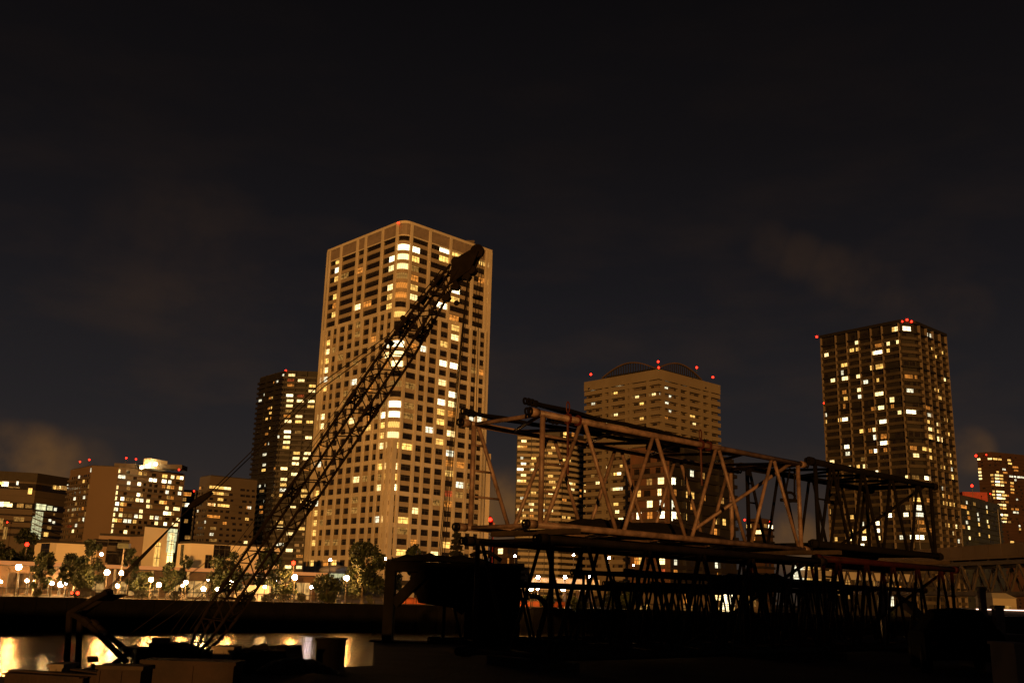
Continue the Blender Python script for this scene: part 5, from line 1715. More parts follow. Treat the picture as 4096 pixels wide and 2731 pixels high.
t5, P5 = lattice("boom_section", "low black lattice boom section lying behind the dark grey one", "boom section", (-.2, 27.6, 5.25), A1, 11.5, 2.2, 1.55, 8, .075, .036, M['blacksteel'],
                 "crane boom sections stacked in the yard", rungs=False)
t6, P6 = lattice("boom_section", "second black lattice boom section lying far behind, before the water", "boom section", (5.3, 35.0, 5.25), A1, 12, 2.2, 1.75, 9, .075, .036, M['blacksteel'],
                 "crane boom sections stacked in the yard", rungs=False)

t7, P7 = lattice("boom_section", "slim dark grey lattice boom section between the front and rear rows of the stack", "boom section", (3.6, 28.2, 5.25), A1, 10.4, 2.0, 1.95, 9, .07, .034, M['greysteel'],
                 "crane boom sections stacked in the yard", rungs=False)
t8, P8 = lattice("boom_section", "dark red lattice boom section lying behind the red one at the far right", "boom section", (10.2, 35.6, 5.25), A2, 9.0, 2.2, 1.9, 7, .08, .038, M['redsteel'],
                 "crane boom sections stacked in the yard", rungs=False)

# timber bearers between and under the tiers
k = 0
for (Pf, u, q, lab) in ((P3, .5, 1, "timber bearer under the tan section's left end"), (P3, 9.7, 1, "timber bearer under the tan section's right end"),
                        (P4, .6, 1, "timber bearer under the black section's left end"), (P4, 7.7, 1, "timber bearer under the black section's right end"),
                        (P3, .5, 0, "timber bearer on the ground below the grey section's left end"), (P3, 9.6, 0, "timber bearer on the ground below the grey section's right end"),
                        (P4, .6, 0, "timber bearer on the ground below the red section's left end"), (P4, 7.7, 0, "timber bearer on the ground below the red section's right end")):
    p0, p1 = Pf(u, -.06, q), Pf(u, 1.06, q)
    w = (p1 - p0)
    a = Vector((w.y, -w.x, 0)).normalized() * .22
    mb = MB()
    zb_, ht = (p0.z + .145, .12) if q else (ZG, p0.z - .115 - ZG)
    mb.obox((p0.x, p0.y, zb_), a, Vector((w.x, w.y, 0)), Vector((0, 0, ht)))
    tag(mb.build("timber_bearer", M['timber']), lab, "bearer", "timber bearers of the boom stack")

# black pendant bars bundled on the tan section
for k, (va, vb, u0_, u1_, zz, lab) in enumerate(((.96, .78, -.22, 5.6, .20, "black pendant bar bundle along the tan section's far top chord"),
                                                 (.10, .30, -.10, 6.8, .22, "black pendant bar bundle along the tan section's near top chord"),
                                                 (.55, .5, 1.6, 8.6, .17, "black pendant bar bundle along the middle of the tan section's top"))):
    o = thing("pendant_bars", lab, "pendant bars", P1((u0_ + u1_) / 2, (va + vb) / 2, 1), "black pendant bars on the boom stack")
    for j in range(3):
        mb = MB()
        f = (j - 1) * .05
        pts = [P1(u0_ + (u1_ - u0_) * s_ / 6, va + (vb - va) * s_ / 6 + f, 1) + Vector((0, 0, zz + .02 * j + .03 * math.sin(s_ * 2.1 + j))) for s_ in range(7)]
        mb.path(pts, .045, 7)
        bar = mb.build("bar", M['blacksteel'], o)
        for e in (0, 6):
            mb = MB()
            c = pts[e]
            d = (pts[0] - pts[1]).normalized() * (1 if e == 0 else -1)
            for sft in (0, .12):
                ring = [c + d * (sft + .055 * math.cos(t_ * 6.2832 / 12)) + Vector((0, 0, .06 * math.sin(t_ * 6.2832 / 12))) for t_ in range(12)]
                for q in range(12):
                    mb.tube(ring[q], ring[(q + 1) % 12], .028, n=5)
            mb.build("eye_end", M['blacksteel'], bar)
# red chain slings round the near top chord
for (u, ln, lab) in ((.95, 1.25, "red strap sling hanging from the tan section's near top chord at left"), (5.85, 1.05, "red strap sling hanging from the tan section's near top chord at right")):
    c = P1(u, 0, 1)
    a = (P1(1, 0, 1) - P1(0, 0, 1)).normalized()
    o = thing("strap_sling", lab, "sling", c, "red slings on the tan boom section")
    for s_ in (-.16, .16):
        mb = MB()
        w_ = Vector((a.y, -a.x, 0))
        K = 14
        ring = [c + a * s_ + w_ * .10 * math.cos(t_ * 6.2832 / K) + Vector((0, 0, .10 * math.sin(t_ * 6.2832 / K))) for t_ in range(K)]
        for q in range(K):
            mb.tube(ring[q], ring[(q + 1) % K], .03, n=5)
        mb.build("loop", M['strap'], o)
    mb = MB()
    mb.tube(c - Vector((0, 0, .08)) - a * .16, c - Vector((0, 0, ln)) - a * .14, .028, n=6)
    mb.build("strap", M['strap'], o)
    mb = MB()
    K = 12
    ring = [c - a * .16 + Vector((0, 0, .26)) + a * .05 * math.cos(t_ * 6.2832 / K) + Vector((0, 0, .13 * math.sin(t_ * 6.2832 / K))) for t_ in range(K)]
    for q in range(K):
        mb.tube(ring[q], ring[(q + 1) % K], .016, n=5)
    mb.build("hook", M['strap'], o)
# rusty bracket standing on the far top chord
p = P1(6.2, .8, 1) + Vector((0, 0, .12))
a = (P1(1, 0, 1) - P1(0, 0, 1)).normalized()
w_ = Vector((-a.y, a.x, 0))
mb = MB()
mb.hexa([p, p + a * 1.0, p + a * 1.0 + w_ * .4, p + w_ * .4, p + Vector((0, 0, .12)), p + a * 1.05 + Vector((0, 0, .50)), p + a * 1.05 + w_ * .4 + Vector((0, 0, .50)), p + w_ * .4 + Vector((0, 0, .12))])
mb.obox(p + a * .62 + Vector((0, 0, .3)), a * .05, w_ * .45, Vector((0, 0, .22)))
tag(mb.build("rusty_bracket", M['rust']), "rusty wedge shaped bracket lying on top of the tan boom section", "bracket")
# shackles hanging under the black section
for (u, v, lab) in ((.9, .55, "left black shackle pair hanging from the black section's top"), (2.1, .2, "right black shackle pair hanging from the black section's top")):
    c = P2(u, v, 1)
    o = thing("shackle", lab, "shackle", c, "shackles under the black boom section")
    mb = MB()
    for s_ in (-.07, .07):
        mb.tube(c + Vector((s_, 0, 0)), c + Vector((s_ * 2.2 - .12, 0, -.85)), .03, n=6)
    mb.build("link", M['blacksteel'], o)
    mb = MB()
    b0 = c + Vector((-.12, 0, -.9))
    ring = [b0 + Vector((.17 * math.cos(t_ * 6.2832 / 12), 0, .14 * math.sin(t_ * 6.2832 / 12))) for t_ in range(12)]
    for q in range(12):
        mb.tube(ring[q], ring[(q + 1) % 12], .045, n=5)
    mb.tube(b0 + Vector((-.3, 0, -.1)), b0 + Vector((.28, 0, -.12)), .055, n=6)
    mb.build("bow", M['blacksteel'], o)


def heap(label, pts, r, hgt, m, name="tarpaulin_heap", cat="tarpaulin", seed=3, base=None):
    """an irregular covered pile: a lumpy ridge along pts"""
    rs = random.Random(seed)
    mb = MB()
    K, n = 10, len(pts) * 5
    rows = []
    for i in range(n + 1):
        f = i / n * (len(pts) - 1)
        j = min(int(f), len(pts) - 2)
        c = Vector(pts[j]).lerp(Vector(pts[j + 1]), f - j)
        d = (Vector(pts[j + 1]) - Vector(pts[j])).normalized()
        w_ = Vector((-d.y, d.x, 0))
        e = math.sin(math.pi * (i / n)) ** .45 if 0 < i < n else .05
        hh = hgt * e * rs.uniform(.75, 1.1)
        rows.append([c + w_ * (r * (2 * k / (K - 1) - 1)) * (.6 + .4 * e) + Vector((0, 0, hh * math.sin(math.pi * k / (K - 1)) ** .55 * rs.uniform(.85, 1.08))) for k in range(K)])
    for i in range(n):
        for k in range(K - 1):
            mb.quad(rows[i][k], rows[i + 1][k], rows[i + 1][k + 1], rows[i][k + 1])
    return tag(mb.build(name, m, None, False), label, cat)


heap("black tarpaulin heap lying between the tan section's lower chords", [P1(2.3, .75, 0) + Vector((0, 0, .1)), P1(5, .75, 0) + Vector((0, 0, .1)), P1(9.6, .8, 0) + Vector((0, 0, .1))], .55, .42, M['tarp'], seed=3)
heap("black tarpaulin heap on the second black section far behind", [P6(4.5, .5, 1) + Vector((0, 0, .12)), P6(7, .5, 1) + Vector((0, 0, .12)), P6(11, .5, 1) + Vector((0, 0, .12))], .7, .55, M['tarp'], seed=8)
pass

# ================================================================== black work frame and cabin left of the stack
f0 = at(1552, 2560, 33)
wf = thing("work_frame", "black steel work frame with knee braces before the water", "frame", (f0.x, f0.y, ZG))
xl, xr, zt_ = f0.x - .14, at(1905, 2270, 33).x, at(1700, 2288, 33).z
mb = MB()
mb.box(xl - .35, xr + 1.2, 32.2, 33.15, ZG + .0, ZG + .05)
mb.build("base", M['blacksteel'], wf)
for x in (xl, xr - .3):
    for y in (32.4, 32.9):
        mb = MB()
        mb.box(x, x + .30, y, y + .24, ZG + .05, zt_)
        mb.build("post", M['blacksteel'], wf)
for y in (32.4, 32.9):
    mb = MB()
    mb.box(xl, xr + .2, y - .02, y + .30, zt_, zt_ + .30)
    mb.build("beam", M['blacksteel'], wf)
    xm = (xl + xr) / 2 - .1
    mb = MB()
    for (xa, za, xb, zb_) in ((xl + .3, ZG + 1.15, xm - .1, zt_ - .02), (xr - .3, ZG + 1.0, xm, zt_ - .35)):
        d = Vector((xb - xa, 0, zb_ - za)).normalized()
        nn_ = Vector((-d.z, 0, d.x)) * .15
        A, B = Vector((xa, y + .04, za)), Vector((xb, y + .04, zb_))
        dy = Vector((0, .2, 0))
        mb.hexa([A - nn_, A + nn_, A + nn_ + dy, A - nn_ + dy, B - nn_, B + nn_, B + nn_ + dy, B - nn_ + dy])
    mb.build("knee_brace", M['blacksteel'], wf)
mb = MB()
g0, g1 = (xl + xr) / 2 - .4, xr
mb.hexa([(g0, 33.15, zt_ - .95), (g1, 33.15, ZG + 1.0), (g1, 33.3, ZG + 1.0), (g0, 33.3, zt_ - .95), (g0 - .3, 33.15, zt_), (g1, 33.15, zt_), (g1, 33.3, zt_), (g0 - .3, 33.3, zt_)])
mb.build("side_plate", M['blacksteel'], wf)
heap("black covered load lying on top of the work frame", [(xl + .1, 32.8, zt_ + .3), ((xl + xr) / 2, 32.8, zt_ + .34), (xr + .6, 32.8, zt_ + .3)], .55, .26, M['tarp'], name="covered_load", cat="load", seed=5)
cx0, cx1 = at(1880, 2400, 30).x, at(2080, 2400, 30).x
cbn = thing("site_cabin", "black site cabin beside the work frame, behind the boom stack's left end", "cabin", ((cx0 + cx1) / 2, 31, ZG))
mb = MB()
mb.box(cx0, cx1, 29.6, 32.4, ZG, at(1960, 2268, 29.6).z)
mb.build("wall", M['blacksteel'], cbn)
mb = MB()
zt2 = at(1960, 2268, 29.6).z
mb.hexa([(cx0 - .1, 29.5, zt2), (cx1 + .1, 29.5, zt2), (cx1 + .1, 32.5, zt2), (cx0 - .1, 32.5, zt2), (cx0 - .1, 29.5, zt2 + .08), (cx1 + .1, 29.5, zt2 + .14), (cx1 + .1, 32.5, zt2 + .14), (cx0 - .1, 32.5, zt2 + .08)])
mb.build("roof", M['roof'], cbn)
# black hoses arching over the cabin and in the stack
mb = MB()
pts = [at(1880 + 125 * s_ / 8, 2222 - 26 * math.sin(math.pi * s_ / 8) + 20 * s_ / 8, 30.5) for s_ in range(9)]
mb.path(pts, .06, 7)
tag(mb.build("hose", M['rubber']), "black hose arching over the site cabin's roof", "hose")
mb = MB()
pts = [at(2118 + 80 * s_ / 8, 2385 + 55 * (s_ / 8) ** 2.2 - 8 * math.sin(math.pi * s_ / 8), 27) for s_ in range(9)]
pts = pts + [Vector((pts[-1].x + .1, 27, ZG))]
mb.path(pts, .075, 7)
tag(mb.build("hose", M['rubber']), "thick black hose bending down below the brightest sodium lamp", "hose")

# ================================================================== crane on its pontoon
pon = thing("pontoon", "black pontoon carrying the crawler crane on the water", "pontoon", (-16, 50, 0))
ZD = 1.75
mb = MB()
mb.prism([(-24, 45.5), (-7, 43.5), (-6, 53.5), (-24, 55)], -.6, ZD)
mb.build("hull", M['cranesteel'], pon)
for (x, y) in ((-23, 46.3), (-20, 46), (-8, 44.5)):
    mb = MB()
    mb.tube((x, y, ZD), (x, y, ZD + .5), .16, n=8)
    mb.tube((x - .3, y, ZD + .35), (x + .3, y, ZD + .35), .08, n=6)
    mb.build("bollard", M['cranesteel'], pon)

F0 = at(772, 2625, 50)
crn = thing("crawler_crane", "black lattice boom crane on the pontoon with its boom raised across the cream tower", "crane", (F0.x - 3, F0.y, ZD))
hd = Vector((.962, -.27, 0)).normalized()
lt_ = Vector((-hd.y, hd.x, 0))
TIP = atplane(1824, 1072, F0, lt_)
ax = (TIP - F0)
BL = ax.length
ax.normalize()
bu = lt_.cross(ax)
if bu.z < 0:
    bu = -bu
BW = .53
bp2 = lambda u, s_, q, f=1.0: F0 + ax * u + lt_ * (s_ * BW * f) + bu * (q * BW * f)
joints = [0, BL * .16, BL * .40, BL * .64, BL * .84, BL]
wid = lambda u: min(1.0, .30 + u / (BL * .10)) if u < BL * .1 else (1.0 if u < BL * .80 else max(.42, 1 - (u - BL * .80) / (BL * .2) * .55))
secs = [(0, .16, 3), (.16, .40, 4), (.40, .64, 4), (.64, .84, 4), (.84, 1.0, 3)]
for (fa, fb_, n) in secs:
    ua, ub = fa * BL, fb_ * BL
    for s_ in (-1, 1):
        for q in (-1, 1):
            sec = MB()
            st = [ua + (ub - ua) * k / n for k in range(n + 1)]
            for k in range(n):
                sec.tube(bp2(st[k], s_, q, wid(st[k])), bp2(st[k + 1], s_, q, wid(st[k + 1])), .074, n=6)
            sec.build("boom_chord", M['cranesteel'], crn)
    lc = MB()
    for k in range(n):
        u1_, u2_ = ua + (ub - ua) * k / n, ua + (ub - ua) * (k + 1) / n
        um = (u1_ + u2_) / 2
        for s_ in (-1, 1):
            lc.tube(bp2(u1_, s_, -1, wid(u1_)), bp2(um, s_, 1, wid(um)), .032, n=5)
            lc.tube(bp2(um, s_, 1, wid(um)), bp2(u2_, s_, -1, wid(u2_)), .032, n=5)
        for q in (-1, 1):
            lc.tube(bp2(u1_, -1, q, wid(u1_)), bp2(um, 1, q, wid(um)), .03, n=5)
            lc.tube(bp2(um, 1, q, wid(um)), bp2(u2_, -1, q, wid(u2_)), .03, n=5)
        if True:
            for q in (-1, 1):
                lc.tube(bp2(u1_, -1, q, wid(u1_)), bp2(u1_, 1, q, wid(u1_)), .03, n=5)
    lc.build("boom_lacing", M['cranesteel'], crn)
    if fb_ < 1:
        jt = MB()
        for s_ in (-1, 1):
            for q in (-1, 1):
                jt.tube(bp2(ub - .22, s_, q, wid(ub)), bp2(ub + .22, s_, q, wid(ub)), .105, n=8)
        for q in (-1, 1):
            for d_ in (-.2, .2):
                jt.tube(bp2(ub + d_, -1, q, wid(ub)), bp2(ub + d_, 1, q, wid(ub)), .055, n=6)
            jt.tube(bp2(ub - .5, -1, q, wid(ub)), bp2(ub + .5, 1, q, wid(ub)), .045, n=6)
            jt.tube(bp2(ub - .5, 1, q, wid(ub)), bp2(ub + .5, -1, q, wid(ub)), .045, n=6)
        jt.build("boom_joint", M['cranesteel'], crn)
# guide sheaves and plate at three quarters
u = BL * .82
mb = MB()
for k in range(5):                       # slatted plate between the chords of the outer boom face
    ua, ub = u + .30 * k, u + .30 * k + .17
    mb.hexa([bp2(ua, -.2, -1.02), bp2(ub, -.2, -1.02), bp2(ub, .9, -1.02), bp2(ua, .9, -1.02), bp2(ua, -.2, -.9), bp2(ub, -.2, -.9), bp2(ub, .9, -.9), bp2(ua, .9, -.9)])
for v in (-.2, .8):
    mb.hexa([bp2(u, v, -.9), bp2(u + 1.4, v, -.9), bp2(u + 1.4, v + .1, -.9), bp2(u, v + .1, -.9), bp2(u, v, -.8), bp2(u + 1.4, v, -.8), bp2(u + 1.4, v + .1, -.8), bp2(u, v + .1, -.8)])
mb.build("boom_plate", M['cranesteel'], crn)
for q, uu in ((1.35, BL * .845), (1.3, BL * .82), (1.4, BL * .785)):
    for s_ in (-.5, .5):
        mb = MB()
        c = bp2(uu, s_, q)
        mb.tube(c - lt_ * .06, c + lt_ * .06, .14, n=14)
        mb.tube(bp2(uu - .4, s_, 1), c, .05, n=5)
        mb.build("guide_sheave", M['cranesteel'], crn)
# boom head
for s_ in (-1, 1):
    hdm = MB()
    A = [bp2(BL - .9, s_ * .5, -.6, 1), bp2(BL + .3, s_ * .5, -1.5, 1), bp2(BL + 1.25, s_ * .5, -1.15, 1), bp2(BL + 1.2, s_ * .5, -.5, 1), bp2(BL + .2, s_ * .5, .55, 1)]
    i = len(hdm.v)
    hdm.v += A + [p + lt_ * .07 for p in A]
    for f in ((0, 1, 2, 3, 4), (9, 8, 7, 6, 5)):
        hdm.f.append(tuple(i + k for k in f))
        hdm.mi.append(0)
    for k in range(5):
        hdm.f.append((i + k, i + 5 + k, i + 5 + (k + 1) % 5, i + (k + 1) % 5))
        hdm.mi.append(0)
    hdm.build("boom_head", M['cranesteel'], crn)
for s_ in (-.3, 0, .3):
    for (uu, q, rr) in ((BL + .25, .2, .26), (BL + .3, -1.5, .22)):
        mb = MB()
        c = bp2(uu, s_, q)
        mb.tube(c - lt_ * .05, c + lt_ * .05, rr, n=18)
        mb.build("head_sheave", M['cranesteel'], crn)
c = bp2(BL + 1.24, 0, -.85)
mb = MB()
mb.tube(c - lt_ * .12, c + lt_ * .12, .34, n=20)
mb.build("head_sheave", M['cranesteel'], crn)
for (uu, q, du, dq) in ((BL - 1.7, -.75, -.1, -.5), (BL - 1.0, -.8, .5, -.6), (BL - .3, -1.2, .5, -.6), (BL - 2.4, .8, .1, .5), (BL - 1.2, .6, .2, .5)):
    mb = MB()
    mb.hexa([bp2(uu, -.4, q), bp2(uu + .5, -.4, q), bp2(uu + .5, .4, q), bp2(uu, .4, q), bp2(uu + .12, -.3, q + dq), bp2(uu + .34, -.3, q + dq), bp2(uu + .34, .3, q + dq), bp2(uu + .12, .3, q + dq)])
    mb.build("head_bracket", M['cranesteel'], crn)

# upper works: cab, machinery house, A frame
hz = ZD + .75
base = Vector((F0.x, F0.y, hz))
H = lambda f, s_, z: base + hd * f + lt_ * s_ + Vector((0, 0, z))
mb = MB()
mb.obox(H(-4.9, -1.35, -.15), hd * 5.6, lt_ * 2.7, Vector((0, 0, .28)))
mb.build("turntable", M['cranesteel'], crn)
for s_ in (-1.7, 1.1):
    mb = MB()
    mb.obox(H(-4.4, s_, -.72), hd * 5.4, lt_ * .6, Vector((0, 0, .56)))
    for e in (-4.4, 1.0):
        c = H(e, s_, -.44)
        mb.tube(c, c + lt_ * .6, .28, n=14)
    mb.build("track", M['cranesteel'], crn)
mb = MB()
mb.obox(H(-2.2, -1.3, .13), hd * 1.1, lt_ * 2.5, Vector((0, 0, .98)))
mb.obox(H(-1.8, -1.0, 1.11), hd * 1.0, lt_ * 1.8, Vector((0, 0, .26)))
hs = mb.build("machinery_house", M['cranesteel'], crn)
mb = MB()
mb.obox(H(-1.62, -1.06, 1.37), hd * .52, lt_ * .7, Vector((0, 0, .24)))
mb.build("roof_box", M['palebox'], hs)
mb = MB()
A0 = H(-3.0, -1.35, .1)
mb.obox(A0, hd * .78, lt_ * .9, Vector((0, 0, .10)))
mb.obox(A0 + Vector((0, 0, .98)), hd * .80, lt_ * .92, Vector((0, 0, .09)))
for (f, s_) in ((0, 0), (.72, 0), (0, .84), (.72, .84)):
    mb.obox(A0 + hd * f + lt_ * s_ + Vector((0, 0, .1)), hd * .06, lt_ * .06, Vector((0, 0, .88)))
cabm = mb.build("cab", M['palebox'], crn)
mb = MB()
q0 = A0 + hd * .06 + lt_ * .02 + Vector((0, 0, .1))
mb.quad(q0, q0 + hd * .66, q0 + hd * .66 + Vector((0, 0, .88)), q0 + Vector((0, 0, .88)))
q0 = A0 + hd * .75 + lt_ * .06 + Vector((0, 0, .1))
mb.quad(q0, q0 + lt_ * .78, q0 + lt_ * .78 + Vector((0, 0, .88)), q0 + Vector((0, 0, .88)))
mb.build("window", M['cabglass'], cabm)
mb = MB()
mb.hexa([H(-1.1, -.9, 1.05), H(.55, -.7, .72), H(.55, .7, .72), H(-1.1, .9, 1.05), H(-1.1, -.9, 1.38), H(.6, -.7, .98), H(.6, .7, .98), H(-1.1, .9, 1.38)])
for s_ in (-.72, .58):
    mb.obox(H(.15, s_, .1), hd * .5, lt_ * .14, Vector((0, 0, .85)))
    mb.tube(H(-.25, s_, 1.0), H(.1, s_, .1), .08, n=6)
mb.build("boom_foot", M['cranesteel'], crn)
for s_ in (-.4, .4):
    mb = MB()
    mb.tube(F0 + lt_ * (s_ - .12), F0 + lt_ * (s_ + .12), .2, n=12)
    mb.build("foot_pin", M['cranesteel'], crn)

# back gantry: uprights, diagonal legs and head arms, near and far side
G = lambda x, y, k: at(x, y, k)
YN, YF = 48.6, 50.6
for (nearx, Y) in (((278, 2450, 269, 2692, 470, 2340), YN), ((321, 2452, 314, 2692, 512, 2350), YF)):
    tx, ty, bx, by, hx, hy = nearx
    mb = MB()
    mb.tube(at(tx, ty, Y), Vector((at(bx, by, Y).x, Y, ZD)), .15, n=8)
    mb.build("gantry_post", M['cranesteel'], crn)
dl = [((334, 2477), (508, 2648), YN), ((368, 2486), (545, 2632), YF)]
ends = []
for (p0, p1, Y) in dl:
    mb = MB()
    A, B = at(*p0, Y), at(*p1, Y)
    mb.tube(A, B, .145, n=8)
    mb.tube(A, A + (B - A).normalized() * .35, .2, n=8)
    ends.append((A, B))
    mb.build("gantry_leg", M['cranesteel'], crn)
mb = MB()
for f in (.33, .72):
    mb.tube(ends[0][0].lerp(ends[0][1], f), ends[1][0].lerp(ends[1][1], f), .07, n=6)
mb.tube(at(278, 2450, YN), at(321, 2452, YF), .14, n=8)
mb.tube(at(278, 2450, YN), ends[0][0], .13, n=8)
mb.tube(at(321, 2452, YF), ends[1][0], .13, n=8)
mb.tube(at(440, 2660, YN), at(545, 2580, YF), .08, n=6)
mb.tube(at(450, 2665, YN), at(520, 2612, YF), .06, n=6)
mb.build("gantry_tie", M['cranesteel'], crn)
GH = [at(428, 2366, YN), at(440, 2372, YF)]
for (p0, e, Y) in (((284, 2446), GH[0], YN), ((334, 2448), GH[1], YF)):
    mb = MB()
    A = at(*p0, Y)
    mb.tube(A, e, .13, n=8)
    mb.build("gantry_arm", M['cranesteel'], crn)
mb = MB()
A, B = at(345, 2402, YN), at(405, 2378, YN)
mb.hexa([A, B, B + Vector((.5, 2, 0)), A + Vector((.5, 2, 0)), A + Vector((0, 0, .05)), B + Vector((0, 0, .05)), B + Vector((.5, 2, .05)), A + Vector((.5, 2, .05))])
mb.build("gantry_plate", M['palebox'], crn)
for s_ in (.2, .5, .8):
    mb = MB()
    c = GH[0].lerp(GH[1], s_)
    mb.tube(c - Vector((0, .1, 0)), c + Vector((0, .1, 0)), .17, n=14)
    mb.build("gantry_sheave", M['cranesteel'], crn)
# bridle and ropes
BR0, BR1 = at(756, 2029, 49.4), at(848, 1968, 49.2)
mb = MB()
mb.tube(BR0, BR0.lerp(BR1, .4), .12, .2, n=8)
mb.tube(BR0.lerp(BR1, .4), BR1, .2, .11, n=8)
mb.build("bridle", M['cranesteel'], crn)
rp = MB()
for s_ in range(7):
    rp.tube(GH[0].lerp(GH[1], s_ / 6) + Vector((0, 0, .2 * (s_ % 2))), BR0 + Vector((.02 * s_, 0, .03 * s_ - .08)), .016, n=4)
for s_ in (-1, 1):
    rp.tube(BR1 + lt_ * .3 * s_ + Vector((0, 0, .12 * s_)), at(1281 + 5 * s_, 1546 + 8 * s_, 48.2), .026, n=5)
    rp.tube(at(1281 + 5 * s_, 1546 + 8 * s_, 48.2), bp2(BL * .80, s_ * .4, 1.6), .026, n=5)
    rp.tube(bp2(BL * .80, s_ * .4, 1.6), bp2(BL - .5, s_ * .5, .9), .026, n=5)
    rp.tube(bp2(BL * .04, s_ * .3, 1.6), bp2(BL * .79, s_ * .3, 1.35), .016, n=4)
    rp.tube(H(-1.6, s_ * .35, 1.2), bp2(BL * .80, s_ * .2, 1.5), .015, n=4)
rp.tube(at(395, 2625, 49), at(800, 2330, 49.4), .018, n=4)
rp.tube(at(440, 2630, 50), at(900, 2318, 49.8), .018, n=4)
for (x0, y0, x1, y1) in ((660, 2370, 935, 2160), (742, 2376, 1000, 2190)):
    for s_ in (0, 5):
        rp.tube(at(x0 + s_, y0, 49.6), at(x1 + s_, y1, 49.6), .013, n=4)
rp.build("boom_rope", M['rope'], crn)
hr = MB()
for s_ in (0, 7, 14, 26):
    hr.tube(bp2(BL + .2, -.3 + s_ * .02, -1.3), at(1752 + s_ * .9, 2238, TIP.y - 2), .024, n=4)
HK = at(1910, 1190, TIP.y)
for s_ in (-4, 4):
    hr.tube(bp2(BL + 1.3, s_ * .06, -1.4), HK + Vector((s_ * .02, 0, 0)), .022, n=4)
    hr.tube(HK + Vector((s_ * .02, 0, 0)), at(1888 + s_, 2105, TIP.y), .022, n=4)
hr.build("hoist_rope", M['rope'], crn)
mb = MB()
ring = [HK + Vector((.2 * math.cos(t_ * .5236), .2 * math.sin(t_ * .5236), 0)) for t_ in range(12)]
for q in range(12):
    mb.tube(ring[q], ring[(q + 1) % 12], .06, n=6)
mb.build("anti_two_block_ring", M['cranesteel'], crn)
mb = MB()
c = at(1826, 1212, TIP.y)
mb.ball(c, .14, 8, 6)
mb.tube(c, bp2(BL - .4, 0, -1.3), .012, n=4)
mb.build("hook_ball", M['cranesteel'], crn)

# ================================================================== things on the near bank, left
def crate(label, x0, x1, yt, yb, Y, dep, m, lid=None, name="crate", cat="crate", top=.0):
    a, c = at(x0, yb, Y), at(x1, yb, Y)
    zt_ = at((x0 + x1) / 2, yt, Y).z
    o = thing(name, label, cat, ((a.x + c.x) / 2, Y, ZG))
    mb = MB()
    mb.box(a.x, c.x, Y, Y + dep, ZG, zt_)
    for f in (.0, .5, .94):
        xx = a.x + (c.x - a.x) * f
        mb.box(xx, xx + (c.x - a.x) * .06, Y - .02, Y + .001, ZG, zt_ - .02)
    mb.build("body", m, o)
    mb = MB()
    mb.box(a.x - .03, c.x + .03, Y - .04, Y + dep + .03, zt_ + .001, zt_ + .05)
    mb.build("lid", lid or m, o)
    return o


crate("rusty steel crate below the crane cab, left of the dark tarpaulin", 560, 930, 2656, 2740, 15.0, .5, M['rust'])
crate("rust brown bin with a pale edge left of the rusty steel crate", 385, 560, 2676, 2740, 14.6, .4, M['rust'], M['timber'], name="bin", cat="bin")
crate("pale panelled box in front of the boom foot", 848, 925, 2596, 2660, 19.0, .5, M['palebox'], name="panel_box", cat="box")
crate("black upright bin standing on the bank edge against the bright water", 1262, 1360, 2563, 2650, 20.6, .6, M['blacksteel'], name="bin", cat="bin")
crate("small pale locker beside the crane's gantry posts", 192, 245, 2668, 2705, 15.6, .5, M['palebox'], name="locker", cat="locker")
crate("black flat chest left of the pale panelled box", 700, 850, 2652, 2720, 17.0, .4, M['blacksteel'], name="chest", cat="chest")
heap("dark tarpaulin covered pile right of the pale panelled box", [at(905, 2640, 19.6) * 1, at(1020, 2640, 19.8), at(1160, 2645, 20.2)], .6, .30, M['tarp'], seed=12, name="covered_pile", cat="pile")
for o in [o for o in bpy.data.objects if o.name == "covered_pile"]:
    pass
p0, p1 = at(925, 2600, 19.0), at(1140, 2597, 19.0)
o = thing("covered_skip", "black covered skip with a raised right corner before the bright water", "skip", ((p0.x + p1.x) / 2, 19.4, ZG))
mb = MB()
mb.hexa([(p0.x, 19.1, ZG), (p1.x + .12, 19.1, ZG), (p1.x + .12, 20.4, ZG), (p0.x, 20.4, ZG), (p0.x, 19.0, p0.z - .05), (p1.x, 19.0, p1.z), (p1.x, 20.5, p1.z + .02), (p0.x, 20.5, p0.z)])
mb.build("body", M['blacksteel'], o)
mb = MB()
mb.hexa([(p1.x - .16, 19.0, p1.z), (p1.x + .02, 19.0, p1.z), (p1.x + .02, 19.5, p1.z), (p1.x - .16, 19.5, p1.z), (p1.x - .18, 19.1, p1.z + .07), (p1.x - .06, 19.1, p1.z + .07), (p1.x - .06, 19.4, p1.z + .07), (p1.x - .18, 19.4, p1.z + .07)])
mb.build("latch", M['blacksteel'], o)
for k, (x0, y0, x1, y1, lab) in enumerate(((20, 2716, 330, 2735, "lowest left steel beam lying on the bank"), (40, 2704, 420, 2728, "middle steel beam lying on the bank"), (300, 2700, 520, 2731, "right steel beam lying on the bank by the gantry"))):
    A, B = atz(x0, y0, ZG + .12 + .02 * k), atz(x1, y1, ZG + .12 + .02 * k)
    d = (B - A).normalized()
    w_ = Vector((-d.y, d.x, 0)) * .09
    mb = MB()
    for (za, zb_, ww) in ((-.12, -.10, 1), (-.10, .08, .12), (.08, .10, 1)):
        mb.obox(A - w_ * ww + Vector((0, 0, za)), B - A, w_ * 2 * ww, Vector((0, 0, zb_ - za)))
    tag(mb.build("steel_beam", M['rust']), lab, "beam", "steel beams at the lower left")
A = at(372, 2640, 30)
mb = MB()
A, B = at(378, 2720, 17.0), at(372, 2650, 17.0)
mb.tube((A.x, 17, ZG), B, .035, n=8)
mb.obox(B - Vector((.06, .05, 0)), (.13, 0, .02), (0, .1, 0), (-.03, 0, .10))
